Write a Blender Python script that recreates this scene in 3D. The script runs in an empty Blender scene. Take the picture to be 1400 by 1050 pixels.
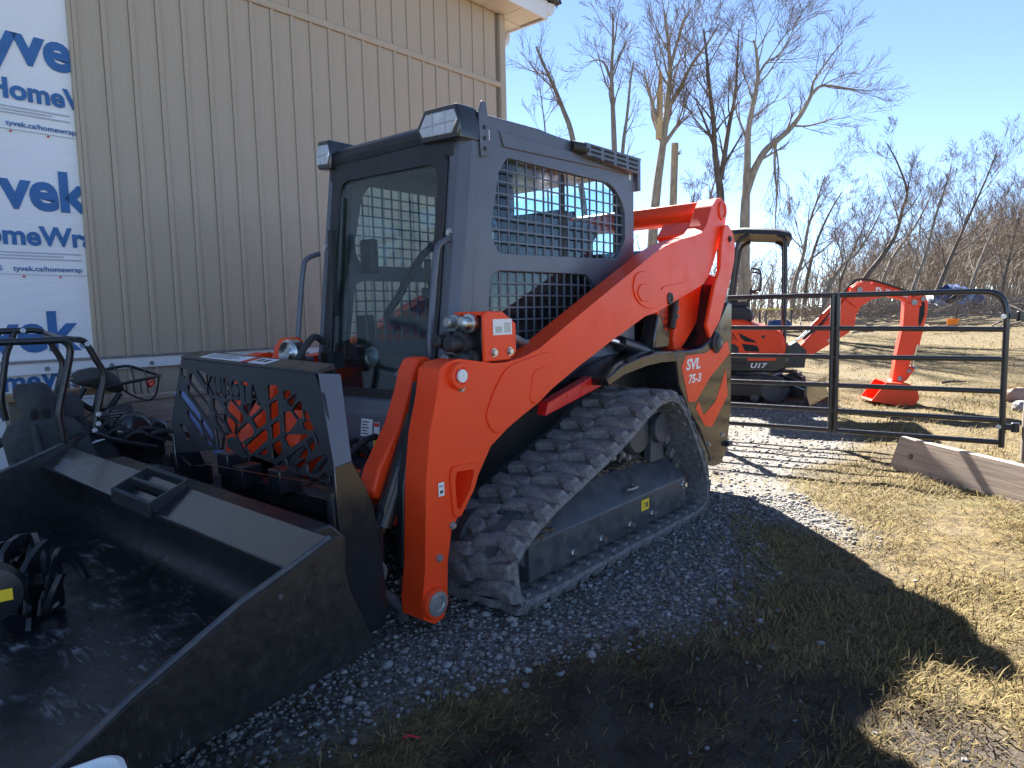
import bpy, bmesh, math, random
import numpy as np
from mathutils import Vector, Matrix, Quaternion

# ------------------------------------------------------------------ camera, sky, sun, exposure
S = bpy.context.scene
COL = S.collection
FPX, CAMH, PITCH, ROLL = 950.0, 1.2, math.atan(96 / 950), 0.022
_R = Vector((1, 0, 0)); _U = Vector((0, math.sin(PITCH), math.cos(PITCH))); FWD = Vector((0, math.cos(PITCH), -math.sin(PITCH)))
RGT = _R * math.cos(ROLL) - _U * math.sin(ROLL); UPV = _U * math.cos(ROLL) + _R * math.sin(ROLL)
CAM = Vector((0, 0, CAMH))
cd = bpy.data.cameras.new('camera'); cam = bpy.data.objects.new('camera', cd); COL.objects.link(cam)
m = Matrix((RGT, UPV, -FWD)).transposed().to_4x4(); m.translation = CAM; cam.matrix_world = m
cd.sensor_width = 36; cd.lens = FPX / 1400 * 36; cd.clip_start = 0.05; cd.clip_end = 2000
S.camera = cam

SUN_AZ, SUN_EL = math.radians(-6), math.radians(38)      # azimuth from +Y, clockwise
wd = bpy.data.worlds.new('World'); S.world = wd; wd.use_nodes = True
nt = wd.node_tree; nt.nodes.clear()
sky = nt.nodes.new('ShaderNodeTexSky'); sky.sky_type = 'NISHITA'; sky.sun_disc = False
sky.sun_elevation = SUN_EL; sky.sun_rotation = SUN_AZ
sky.altitude = 100; sky.air_density = 0.45; sky.dust_density = 0.0; sky.ozone_density = 1.0
bg = nt.nodes.new('ShaderNodeBackground'); bg.inputs[1].default_value = 0.057
wo = nt.nodes.new('ShaderNodeOutputWorld')
nt.links.new(sky.outputs[0], bg.inputs[0]); nt.links.new(bg.outputs[0], wo.inputs[0])
sl = bpy.data.lights.new('sun', 'SUN'); sl.energy = 5.0; sl.angle = math.radians(0.53); sl.color = (1, 0.95, 0.87)
so = bpy.data.objects.new('sun', sl); COL.objects.link(so)
sdir = Vector((math.sin(SUN_AZ) * math.cos(SUN_EL), math.cos(SUN_AZ) * math.cos(SUN_EL), math.sin(SUN_EL)))
so.rotation_euler = sdir.to_track_quat('Z', 'Y').to_euler(); so.location = sdir * 50
vs = S.view_settings; vs.view_transform = 'Standard'; vs.look = 'None'; vs.gamma = 1; vs.exposure = 2.6; vs.use_curve_mapping = False
S.cycles.max_bounces = 6; S.cycles.transparent_max_bounces = 24
S.cycles.use_denoising = True

random.seed(7); rng = np.random.default_rng(7)

# ------------------------------------------------------------------ measuring helpers (photo pixel + a real distance -> a point in the place)
def ray(u, v): return RGT * ((u - 700) / FPX) + UPV * ((525 - v) / FPX) + FWD
def at(u, v, Y): d = ray(u, v); return CAM + d * (Y / d.y)
def gnd(u, v, z=0.0): d = ray(u, v); return CAM + d * ((z - CAMH) / d.z)
def onplane(u, v, p0, n): d = ray(u, v); return CAM + d * ((p0 - CAM).dot(n) / d.dot(n))

# ------------------------------------------------------------------ materials
MATS = {}
def nodes(name):
    mt = bpy.data.materials.new(name); mt.use_nodes = True
    t = mt.node_tree; return mt, t, t.nodes['Principled BSDF']
def N(t, typ, **kw):
    n = t.nodes.new(typ)
    for k, v in kw.items():
        if k.startswith('i_'): n.inputs[k[2:].replace('_', ' ')].default_value = v
        else: setattr(n, k, v)
    return n
def coords(t, space='Object', scale=(1, 1, 1)):
    tc = N(t, 'ShaderNodeTexCoord'); mp = N(t, 'ShaderNodeMapping'); mp.inputs['Scale'].default_value = scale
    t.links.new(tc.outputs[space], mp.inputs[0]); return mp.outputs[0]
def mixc(t, fac, a, b, mode='MIX'):
    n = N(t, 'ShaderNodeMix', data_type='RGBA', blend_type=mode)
    for i, x in ((0, fac), (6, a), (7, b)):
        if hasattr(x, 'links') or hasattr(x, 'is_linked'): t.links.new(x, n.inputs[i])
        elif i == 0: n.inputs[0].default_value = x
        else: n.inputs[i].default_value = (*x, 1) if len(x) == 3 else x
    return n.outputs[2]
def noise(t, vec, scale, detail=4, rough=.55):
    n = N(t, 'ShaderNodeTexNoise'); n.inputs['Scale'].default_value = scale; n.inputs['Detail'].default_value = detail; n.inputs['Roughness'].default_value = rough
    if vec is not None: t.links.new(vec, n.inputs['Vector'])
    return n.outputs[0]
def ramp(t, fac, stops):
    r = N(t, 'ShaderNodeValToRGB'); t.links.new(fac, r.inputs[0]); e = r.color_ramp.elements
    while len(e) < len(stops): e.new(.5)
    for k, (p, c) in enumerate(stops):
        e[k].position = p; e[k].color = (c, c, c, 1) if not hasattr(c, '__len__') else (*c, 1)
    return r.outputs[0]
def bump(t, bs, h, strength=.3, dist=.01):
    b = N(t, 'ShaderNodeBump'); b.inputs['Strength'].default_value = strength; b.inputs['Distance'].default_value = dist
    t.links.new(h, b.inputs['Height']); t.links.new(b.outputs[0], bs.inputs['Normal'])
def mat(name, col, rough=.5, metal=0., var=.12, vscale=6., coat=0., dirt=0., dirtcol=(.16, .13, .10), bmp=0., bscale=60., spec=.5, space='Object'):
    """plain painted / rubber / metal surface with colour drift, dust and fine relief"""
    mt, t, b = nodes(name)
    v = coords(t, space)
    n1 = noise(t, v, vscale, 5, .6)
    dark = tuple(c * (1 - var) for c in col); lite = tuple(min(1, c * (1 + var)) for c in col)
    c = mixc(t, ramp(t, n1, [(.3, 0.), (.7, 1.)]), dark, lite)
    r0 = rough
    if dirt > 0:
        n2 = noise(t, v, vscale * 2.3 + 3, 8, .7)
        f = ramp(t, n2, [(.62 - .35 * dirt, 0.), (.82 - .2 * dirt, dirt)])
        c = mixc(t, f, c, dirtcol)
        rr = ramp(t, n2, [(.55 - .3 * dirt, rough), (.9 - .2 * dirt, min(1, rough + .35))]); t.links.new(rr, b.inputs['Roughness'])
    else:
        n3 = noise(t, v, vscale * 5, 4, .6)
        rr = ramp(t, n3, [(.3, max(.02, rough - .06)), (.7, min(1, rough + .1))]); t.links.new(rr, b.inputs['Roughness'])
    t.links.new(c, b.inputs['Base Color'])
    b.inputs['Metallic'].default_value = metal; b.inputs['Coat Weight'].default_value = coat; b.inputs['Coat Roughness'].default_value = .12
    b.inputs['Specular IOR Level'].default_value = spec
    if bmp > 0: bump(t, b, noise(t, v, bscale, 4, .6), bmp, .004)
    MATS[name] = mt; return mt
mat('orange_paint', (.95, .066, .012), .40, var=.06, vscale=2.5, coat=.07, dirt=.12, dirtcol=(.66, .13, .04), bmp=.03, bscale=140, spec=.32)
mat('orange_plain', (.84, .058, .008), .40, var=.06, vscale=2.5, coat=.08, spec=.35, dirt=.10, dirtcol=(.35, .2, .12))
mat('orange_red', (.70, .02, .015), .3, var=.05, coat=.3)
mat('grey_paint', (.100, .111, .140), .38, var=.10, vscale=3, coat=.15, dirt=.12, dirtcol=(.17, .16, .15))
mat('black_paint', (.016, .017, .020), .36, var=.2, vscale=4, coat=.1, dirt=.12, dirtcol=(.08, .075, .07), bmp=.03, bscale=110)
mat('black_gloss', (.020, .021, .024), .16, var=.2, vscale=4, coat=.4)
mat('black_plastic', (.022, .022, .024), .5, var=.2, bmp=.06, bscale=220)
mat('black_inside', (.010, .010, .011), .7)
mat('frame_dirty', (.050, .057, .070), .42, var=.2, vscale=5, dirt=.45, dirtcol=(.20, .18, .155), bmp=.12, bscale=70)
mat('rubber_dusty', (.105, .103, .110), .9, var=.4, vscale=16, dirt=.8, dirtcol=(.32, .30, .285), bmp=.9, bscale=70, spec=.25)
mat('rubber_dark', (.050, .050, .052), .85, var=.3, vscale=12, dirt=.3, dirtcol=(.12, .11, .10), bmp=.4, bscale=90, spec=.25)
mat('mud', (.15, .115, .08), .95, var=.4, vscale=30, bmp=.9, bscale=120, spec=.1)
mat('steel', (.52, .52, .50), .3, metal=1., var=.12, vscale=20)
mat('steel_dull', (.30, .30, .29), .5, metal=.8, var=.2, vscale=20, dirt=.25)
mat('chrome', (.75, .75, .75), .12, metal=1., var=.05)
mat('brass', (.62, .50, .28), .35, metal=.9, var=.1)
mat('gate_paint', (.018, .019, .022), .30, var=.15, coat=.25, dirt=.08, dirtcol=(.12, .11, .1), vscale=9)
mat('seat_fabric', (.030, .030, .032), .85, var=.25, bmp=.3, bscale=150)
mat('kart_seat', (.042, .044, .046), .78, var=.5, vscale=9, dirt=.35, dirtcol=(.12, .12, .12), bmp=.5, bscale=35)
mat('white_trim', (.74, .75, .76), .5, var=.05, vscale=3, dirt=.10, dirtcol=(.5, .48, .44))
mat('white_plastic', (.80, .80, .78), .4, var=.05, dirt=.1, dirtcol=(.5, .45, .4))
mat('soffit_vinyl', (.74, .70, .62), .5, var=.05)
mat('lettering_white', (.78, .78, .78), .5, var=.02)
mat('lettering_dark', (.05, .05, .055), .5, var=.02)
mat('wrap_ink', (.035, .14, .36), .55, var=.12, vscale=12)
mat('wrap_ink_pale', (.42, .48, .56), .6, var=.05)
mat('sticker_white', (.78, .79, .80), .45, var=.04, dirt=.06)
mat('sticker_yellow', (.85, .58, .02), .45, var=.06)
mat('sticker_red', (.62, .03, .03), .45, var=.05)
mat('red_lens', (.62, .012, .015), .15, var=.05, coat=.5)
mat('blue_plastic', (.32, .45, .78), .45, var=.06)
mat('tarp_blue', (.030, .055, .14), .5, var=.25, vscale=5, bmp=.3, bscale=9)
mat('tarp_light', (.16, .24, .42), .5, var=.2, vscale=5)
mat('cone_orange', (.85, .22, .02), .5, var=.06)
mat('rock_pink', (.42, .26, .20), .9, var=.2, bmp=.5, bscale=20)
mat('rock_grey', (.28, .27, .26), .9, var=.25, bmp=.5, bscale=20)
mat('lamp_lens', (.55, .58, .62), .12, var=.15, vscale=25, coat=.6, metal=.35)
mat('grease', (.35, .36, .35), .35, metal=.6, var=.1)
def wood(name, col, grain=(1, 22, 22), rough=.75):
    mt, t, b = nodes(name); v = coords(t, 'Object', grain)
    n1 = noise(t, v, 2.2, 6, .65); n2 = noise(t, coords(t, 'Object', (1.1, 1.1, 1.1)), 2., 3)
    c = mixc(t, ramp(t, n1, [(.3, 0.), (.72, 1.)]), tuple(x * .62 for x in col), tuple(min(1, x * 1.28) for x in col))
    c = mixc(t, ramp(t, n2, [(.35, 0.), (.75, .45)]), c, tuple(x * y for x, y in zip(col, (.75, .78, .85))))
    t.links.new(c, b.inputs['Base Color']); b.inputs['Roughness'].default_value = rough; bump(t, b, n1, .35, .004)
    MATS[name] = mt; return mt
wood('wood_weathered', (.44, .345, .265)); wood('wood_fresh', (.42, .27, .15)); wood('wood_grey', (.22, .19, .16))
def bark(name, col):
    mt, t, b = nodes(name); v = coords(t, 'Object', (3, 3, .8))
    n1 = noise(t, v, 3., 6, .7)
    c = mixc(t, ramp(t, n1, [(.3, 0.), (.7, 1.)]), tuple(x * .55 for x in col), tuple(x * 1.35 for x in col))
    t.links.new(c, b.inputs['Base Color']); b.inputs['Roughness'].default_value = .9; b.inputs['Specular IOR Level'].default_value = .2
    MATS[name] = mt; return mt
bark('bark_grey', (.21, .185, .16)); bark('bark_dark', (.115, .098, .085)); bark('bark_pale', (.29, .245, .195)); bark('twigs_brown', (.175, .128, .095)); bark('twigs_far', (.215, .170, .135))
mat('wood_break', (.50, .36, .20), .8, var=.2)
def siding_mat():
    mt, t, b = nodes('siding_tan'); v = coords(t, 'Object', (40, 40, 1.2)); n1 = noise(t, v, 1.6, 5, .6); n2 = noise(t, coords(t), .9, 4)
    c = mixc(t, ramp(t, n1, [(.3, 0.), (.7, 1.)]), (.395, .325, .238), (.44, .365, .27))
    c = mixc(t, ramp(t, n2, [(.35, 0.), (.75, .35)]), c, (.41, .34, .255))
    t.links.new(c, b.inputs['Base Color']); b.inputs['Roughness'].default_value = .5; bump(t, b, n1, .08, .002); MATS['siding_tan'] = mt
siding_mat()
def wrap_mat():
    mt, t, b = nodes('house_wrap'); v = coords(t); n1 = noise(t, v, 3.5, 6, .6); n2 = noise(t, coords(t, 'Object', (1, 1, 4)), 2.2, 3)
    c = mixc(t, ramp(t, n1, [(.3, 0.), (.75, 1.)]), (.76, .78, .80), (.84, .85, .86))
    t.links.new(c, b.inputs['Base Color']); b.inputs['Roughness'].default_value = .55; bump(t, b, n2, .5, .03); MATS['house_wrap'] = mt
wrap_mat()
def glass_mat(name, tint, gloss=.1, rough=.03, film=0.):
    mt, t, b = nodes(name); t.nodes.remove(b); out = t.nodes['Material Output']
    tr = N(t, 'ShaderNodeBsdfTransparent'); tr.inputs[0].default_value = (*tint, 1)
    gl = N(t, 'ShaderNodeBsdfGlossy'); gl.inputs['Roughness'].default_value = rough; gl.inputs[0].default_value = (.9, .95, 1, 1)
    lw = N(t, 'ShaderNodeLayerWeight'); lw.inputs[0].default_value = .5
    fr = N(t, 'ShaderNodeMath', operation='POWER'); t.links.new(lw.outputs['Facing'], fr.inputs[0]); fr.inputs[1].default_value = 4.
    f2 = N(t, 'ShaderNodeMath', operation='MULTIPLY_ADD'); t.links.new(fr.outputs[0], f2.inputs[0]); f2.inputs[1].default_value = .55; f2.inputs[2].default_value = .03
    mx = N(t, 'ShaderNodeMixShader'); t.links.new(f2.outputs[0], mx.inputs[0]); t.links.new(tr.outputs[0], mx.inputs[1]); t.links.new(gl.outputs[0], mx.inputs[2])
    last = mx.outputs[0]
    if film:
        df = N(t, 'ShaderNodeBsdfDiffuse'); df.inputs[0].default_value = (.35, .36, .36, 1)
        m2 = N(t, 'ShaderNodeMixShader'); n1 = noise(t, coords(t), 3, 5); f = ramp(t, n1, [(.35, film * .5), (.75, film * 1.5)])
        t.links.new(f, m2.inputs[0]); t.links.new(last, m2.inputs[1]); t.links.new(df.outputs[0], m2.inputs[2]); last = m2.outputs[0]
    t.links.new(last, out.inputs[0]); MATS[name] = mt
glass_mat('glass_cab', (.86, .93, .92), film=.02); glass_mat('glass_side', (.84, .94, .955), film=.008)
def bucket_mat():
    mt, t, b = nodes('bucket_inside'); v = coords(t)
    n1 = noise(t, v, 9, 8, .75); n2 = noise(t, coords(t, 'Object', (16, 3, 5)), 4, 8, .7)
    f = N(t, 'ShaderNodeMath', operation='MULTIPLY'); t.links.new(ramp(t, n1, [(.50, 0.), (.64, 1.)]), f.inputs[0]); t.links.new(ramp(t, n2, [(.48, 0.), (.62, 1.)]), f.inputs[1])
    c = mixc(t, f.outputs[0], (.014, .015, .018), (.25, .26, .28)); t.links.new(c, b.inputs['Base Color'])
    t.links.new(ramp(t, n1, [(.35, .25), (.7, .6)]), b.inputs['Roughness']); bump(t, b, n1, .15, .003); MATS['bucket_inside'] = mt
bucket_mat()

def scuffed(name, col=(.016, .017, .019)):
    mt, t, b = nodes(name); v = coords(t)
    s1 = noise(t, coords(t, 'Object', (3, 3, 90)), 3., 6, .7); s2 = noise(t, coords(t, 'Object', (70, 6, 9)), 3., 6, .7); n1 = noise(t, v, 3., 5, .6); n2 = noise(t, v, 26, 6, .7)
    f = N(t, 'ShaderNodeMath', operation='MULTIPLY'); t.links.new(ramp(t, s2, [(.60, 0.), (.68, 1.)]), f.inputs[0]); t.links.new(ramp(t, n1, [(.45, 0.), (.65, .8)]), f.inputs[1])
    g = N(t, 'ShaderNodeMath', operation='MULTIPLY'); t.links.new(ramp(t, n2, [(.58, 0.), (.72, .55)]), g.inputs[0]); t.links.new(ramp(t, n1, [(.35, .15), (.7, 1.)]), g.inputs[1])
    c = mixc(t, g.outputs[0], col, (.10, .092, .082)); c = mixc(t, f.outputs[0], c, (.22, .21, .20)); t.links.new(c, b.inputs['Base Color'])
    t.links.new(ramp(t, n2, [(.35, .26), (.75, .55)]), b.inputs['Roughness']); bump(t, b, s1, .06, .003); MATS[name] = mt
scuffed('scuffed_black')

# ------------------------------------------------------------------ mesh helpers
class MB:
    def __init__(s): s.v = []; s.f = []
    def add(s, vs, fs):
        o = len(s.v); s.v += [tuple(x) for x in vs]; s.f += [tuple(i + o for i in f) for f in fs]; return s
    def box(s, c, d, rot=None):
        hx, hy, hz = d[0] / 2, d[1] / 2, d[2] / 2
        vs = [Vector((x, y, z)) for x in (-hx, hx) for y in (-hy, hy) for z in (-hz, hz)]
        if rot is not None: vs = [rot @ q for q in vs]
        return s.add([q + Vector(c) for q in vs], [(0, 1, 3, 2), (4, 6, 7, 5), (0, 4, 5, 1), (2, 3, 7, 6), (0, 2, 6, 4), (1, 5, 7, 3)])
    def span(s, a, b): return s.box([(x + y) / 2 for x, y in zip(a, b)], [abs(y - x) for x, y in zip(a, b)])
    def prism(s, poly, a, b, axis='y'):
        n = len(poly)
        def P(p, h):
            return {'y': (p[0], h, p[1]), 'x': (h, p[0], p[1]), 'z': (p[0], p[1], h)}[axis]
        return s.add([P(p, a) for p in poly] + [P(p, b) for p in poly], [tuple(range(n))[::-1], tuple(range(n, 2 * n))] + [(i, (i + 1) % n, (i + 1) % n + n, i + n) for i in range(n)])
    def tube(s, pts, r, n=8, closed=False):
        pts = [Vector(p) for p in pts]; k = len(pts)
        rs = list(r) if hasattr(r, '__len__') else [r] * k
        T = []
        for i in range(k):
            if closed: t = pts[(i + 1) % k] - pts[i - 1]
            else: t = pts[min(i + 1, k - 1)] - pts[max(i - 1, 0)]
            T.append(t.normalized() if t.length > 1e-9 else Vector((0, 0, 1)))
        a = T[0].orthogonal().normalized(); vs = []
        for i in range(k):
            a = (a - T[i] * a.dot(T[i])); a = a.normalized() if a.length > 1e-6 else T[i].orthogonal().normalized()
            b = T[i].cross(a)
            vs += [pts[i] + (a * math.cos(2 * math.pi * j / n) + b * math.sin(2 * math.pi * j / n)) * rs[i] for j in range(n)]
        fs = []
        for i in range(k if closed else k - 1):
            i2 = (i + 1) % k
            fs += [(i * n + j, i * n + (j + 1) % n, i2 * n + (j + 1) % n, i2 * n + j) for j in range(n)]
        if not closed: fs += [tuple(range(n))[::-1], tuple((k - 1) * n + j for j in range(n))]
        return s.add(vs, fs)
    def cyl(s, p0, p1, r, n=20, r1=None): return s.tube([p0, p1], [r, r if r1 is None else r1], n)
    def ring(s, c, ax, prof, n=24):
        """lathe: prof = [(radius, height along ax)...] round axis ax at c"""
        ax = Vector(ax).normalized(); a = ax.orthogonal().normalized(); b = ax.cross(a); c = Vector(c); k = len(prof); vs = []
        for (r, h) in prof: vs += [c + ax * h + (a * math.cos(2 * math.pi * j / n) + b * math.sin(2 * math.pi * j / n)) * r for j in range(n)]
        fs = [(i * n + j, i * n + (j + 1) % n, (i + 1) * n + (j + 1) % n, (i + 1) * n + j) for i in range(k - 1) for j in range(n)]
        fs += [tuple(range(n))[::-1], tuple((k - 1) * n + j for j in range(n))]
        return s.add(vs, fs)
    def loft(s, loops, closed=True, caps=True):
        n = len(loops[0]); k = len(loops); vs = [p for l in loops for p in l]; fs = []
        for i in range(k - 1): fs += [(i * n + j, i * n + (j + 1) % n, (i + 1) * n + (j + 1) % n, (i + 1) * n + j) for j in range(n if closed else n - 1)]
        if caps: fs += [tuple(range(n))[::-1], tuple((k - 1) * n + j for j in range(n))]
        return s.add(vs, fs)
    def mesh(s, name, m, smooth=35):
        me = bpy.data.meshes.new(name); me.from_pydata(s.v, [], s.f); me.update()
        bm = bmesh.new(); bm.from_mesh(me); bmesh.ops.recalc_face_normals(bm, faces=bm.faces); bm.to_mesh(me); bm.free()
        if m: me.materials.append(MATS[m])
        if smooth:
            me.polygons.foreach_set('use_smooth', [True] * len(me.polygons)); me.set_sharp_from_angle(angle=math.radians(smooth))
        return me
    def build(s, name, m, parent=None, bevel=0., seg=2, smooth=35):
        o = bpy.data.objects.new(name, s.mesh(name, m, smooth)); COL.objects.link(o)
        if parent is not None: o.parent = parent
        if bevel:
            b = o.modifiers.new('bevel', 'BEVEL'); b.width = bevel; b.segments = seg; b.limit_method = 'ANGLE'; b.angle_limit = math.radians(35); b.harden_normals = False
        return o
def obj(name, me, parent=None):
    o = bpy.data.objects.new(name, me); COL.objects.link(o)
    if parent is not None: o.parent = parent
    return o
def tag(o, label, cat, group=None, kind=None):
    if label: o['label'] = label
    if cat: o['category'] = cat
    if group: o['group'] = group
    if kind: o['kind'] = kind
    return o
def thing(name, label, cat, loc=(0, 0, 0), rotz=0., group=None):
    o = bpy.data.objects.new(name, None); COL.objects.link(o); o.location = loc; o.rotation_euler = (0, 0, rotz); o.empty_display_size = .2
    return tag(o, label, cat, group)
def stuff(o): o['kind'] = 'stuff'; return o
def temp_mesh(data, name, m):
    o = bpy.data.objects.new('temp', data); COL.objects.link(o)
    me = bpy.data.meshes.new_from_object(o)
    bpy.data.objects.remove(o); me.name = name; me.materials.clear()
    if m: me.materials.append(MATS[m])
    return me
def plate(outer, holes, a, b, axis='y', name='plate', m=None, extra=()):
    """flat plate with real openings: outer outline, hole outlines, from height a to b along axis"""
    c = bpy.data.curves.new('t', 'CURVE'); c.dimensions = '2D'; c.fill_mode = 'BOTH'; c.extrude = abs(b - a) / 2
    for pl in [outer] + list(holes) + list(extra):
        sp = c.splines.new('POLY'); sp.points.add(len(pl) - 1); sp.use_cyclic_u = True
        for q, p in zip(sp.points, pl): q.co = (p[0], p[1], 0, 1)
    me = temp_mesh(c, name, m); bpy.data.curves.remove(c); h = (a + b) / 2
    M = {'y': Matrix(((1, 0, 0, 0), (0, 0, 1, h), (0, 1, 0, 0), (0, 0, 0, 1))), 'x': Matrix(((0, 0, 1, h), (1, 0, 0, 0), (0, 1, 0, 0), (0, 0, 0, 1))), 'z': Matrix.Translation((0, 0, h))}[axis]
    me.transform(M)
    bm = bmesh.new(); bm.from_mesh(me); bmesh.ops.remove_doubles(bm, verts=bm.verts, dist=1e-5); bmesh.ops.recalc_face_normals(bm, faces=bm.faces); bm.to_mesh(me); bm.free()
    return me
def text_mesh(s, size, m, depth=.001, bold=0., align='LEFT', shear=0., space=1., name='lettering'):
    c = bpy.data.curves.new('t', 'FONT'); c.body = s; c.size = size; c.extrude = depth; c.offset = bold; c.align_x = align; c.shear = shear; c.space_character = space; c.resolution_u = 4
    me = temp_mesh(c, name, m); bpy.data.curves.remove(c); return me
def text(s, size, m, origin, xdir, updir, parent=None, name='lettering', width=None, **kw):
    me = text_mesh(s, size, m, name=name, **kw)
    if width:
        xs = [v.co.x for v in me.vertices]; k = width / max(1e-6, max(xs) - min(xs)); me.transform(Matrix.Diagonal((k, 1, 1, 1)))
    x = Vector(xdir).normalized(); u = Vector(updir).normalized(); n = x.cross(u)
    M = Matrix((x, u, n)).transposed().to_4x4(); M.translation = Vector(origin); me.transform(M)
    return obj(name, me, parent)
def rounded(poly, r, n=3):
    out = []; k = len(poly)
    for i in range(k):
        p = Vector(poly[i]); a = Vector(poly[i - 1]) - p; b = Vector(poly[(i + 1) % k]) - p
        la, lb = a.length, b.length; d = min(r, la * .45, lb * .45); a.normalize(); b.normalize()
        for j in range(n + 1):
            t = j / n; q = (p + a * d) * (1 - t) ** 2 + p * 2 * t * (1 - t) + (p + b * d) * t ** 2
            out.append((q.x, q.y))
    return out
def catmull(pts, per=6, closed=False):
    pts = [Vector(p) for p in pts]; k = len(pts); out = []
    for i in range(k if closed else k - 1):
        g = (lambda j: pts[j % k]) if closed else (lambda j: pts[min(max(j, 0), k - 1)])
        p0, p1, p2, p3 = g(i - 1), g(i), g(i + 1), g(i + 2)
        for j in range(per):
            t = j / per
            out.append(.5 * ((2 * p1) + (p2 - p0) * t + (2 * p0 - 5 * p1 + 4 * p2 - p3) * t * t + (3 * p1 - p0 - 3 * p2 + p3) * t ** 3))
    if not closed: out.append(pts[-1])
    return out
def bolt(parent, p, ax, r=.014, h=.012, m='steel', name='bolt'):
    b = MB(); b.ring(p, ax, [(r * 1.5, -.004), (r * 1.5, .003), (r, .003), (r, h)], 6); return b.build(name, m, parent, smooth=0)
# ------------------------------------------------------------------ ground
# which ground lies where (world metres): crushed-stone yard round the loader, mud in the near ruts, old grass beyond
GRAVEL = [gnd(*q) for q in [(300, 1049), (480, 1005), (640, 940), (800, 892), (930, 868), (1030, 852), (1045, 790), (1010, 705), (1075, 720), (1175, 752), (1190, 728), (1110, 690), (1080, 655), (1150, 628), (1165, 600), (1135, 575), (1150, 556), (1080, 545), (985, 540)]]
GPOLY = [(p.x, p.y) for p in GRAVEL] + [(1.5, 11.), (-12., 14.), (-14., -3.), (-.9, .2)]
MUD = [((.30, 1.98), .42), ((.62, 2.14), .30), ((-.02, 1.72), .30), ((.95, 2.02), .26), ((.55, 1.68), .32), ((1.2, 1.78), .26), ((.9, 1.55), .3), ((.1, 1.45), .3), ((1.5, 1.75), .16), ((.75, 1.85), .25)]
def inpoly_dist(P, poly):
    """signed distance (inside positive), numpy"""
    x, y = P[:, 0], P[:, 1]; n = len(poly); ins = np.zeros(len(P), bool); dm = np.full(len(P), 1e9)
    for i in range(n):
        (x0, y0), (x1, y1) = poly[i], poly[(i + 1) % n]
        c = ((y0 > y) != (y1 > y)) & (x < (x1 - x0) * (y - y0) / ((y1 - y0) if y1 != y0 else 1e-9) + x0); ins ^= c
        dx, dy = x1 - x0, y1 - y0; t = np.clip(((x - x0) * dx + (y - y0) * dy) / (dx * dx + dy * dy + 1e-12), 0, 1)
        dm = np.minimum(dm, np.hypot(x - x0 - t * dx, y - y0 - t * dy))
    return np.where(ins, dm, -dm)
_ph = rng.uniform(0, 6.28, (24, 2)); _an = rng.uniform(0, 6.28, 24)
def fbm(P, f0=1., octs=5):
    r = np.zeros(len(P)); a = 1.; k = 0; f = f0
    for o in range(octs):
        for j in range(3):
            th = _an[k % 24]; ph = _ph[k % 24]; k += 1
            r += a * np.sin(f * (P[:, 0] * math.cos(th) + P[:, 1] * math.sin(th)) * 2.1 + ph[0] + 1.3 * np.sin(f * (P[:, 1] * math.cos(th) - P[:, 0] * math.sin(th)) * 1.3 + ph[1]))
        a *= .5; f *= 2.03
    return r / 5.
def masks(P):
    g = inpoly_dist(P, GPOLY) + .10 * fbm(P, 2.2)
    gr = np.clip(g / .22 + .5, 0, 1)
    mu = np.zeros(len(P))
    for (c, r) in MUD: mu = np.maximum(mu, 1 - np.hypot(P[:, 0] - c[0], P[:, 1] - c[1]) / r)
    mu = np.clip((mu + .22 * fbm(P, 4.)) * 1.9, 0, 1)
    return gr * (1 - .75 * mu), mu
def height(P):
    d = np.hypot(P[:, 0], P[:, 1])
    near = np.clip((14 - d) / 8, 0, 1)
    gr, mu = masks(P)
    h = near * (.008 * fbm(P, 1.2, 4) + (1 - gr) * .012 * fbm(P, 5., 3) - .02 * mu + mu * .022 * fbm(P, 6., 4))
    # wheel ruts in the sunlit yard beyond the loader
    for off in (0, .14, .28):
        t = (P[:, 0] - 1.6) * .50 + (P[:, 1] - 4.9 - off) * .86; lim = np.exp(-((P[:, 0] - 2.1) / .9) ** 2)
        h -= .018 * np.exp(-(t / .03) ** 2) * lim
    far = np.clip((d - 12) / 24, 0, 1); far = far * far * (3 - 2 * far)
    return h + far * (.72 + .06 * fbm(P * .2, 1., 2))
def sheet(name, xs, ys, m):
    X, Y = np.meshgrid(xs, ys); P = np.stack([X.ravel(), Y.ravel()], 1); z = height(P)
    nx, ny = len(xs), len(ys); idx = np.arange(nx * ny).reshape(ny, nx)
    q = np.stack([idx[:-1, :-1], idx[:-1, 1:], idx[1:, 1:], idx[1:, :-1]], -1).reshape(-1, 4)
    me = bpy.data.meshes.new(name); me.vertices.add(len(P)); me.vertices.foreach_set('co', np.column_stack([P, z]).ravel())
    me.loops.add(q.size); me.loops.foreach_set('vertex_index', q.ravel().astype(np.int32)); me.polygons.add(len(q)); me.polygons.foreach_set('loop_start', np.arange(0, q.size, 4, dtype=np.int32))
    me.update(); me.polygons.foreach_set('use_smooth', [True] * len(q))
    g, mu = masks(P)
    for nm, d in (('gravel', g), ('mud', mu)):
        at_ = me.attributes.new(nm, 'FLOAT', 'POINT'); at_.data.foreach_set('value', d.astype(np.float32))
    me.materials.append(m); return me
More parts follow.
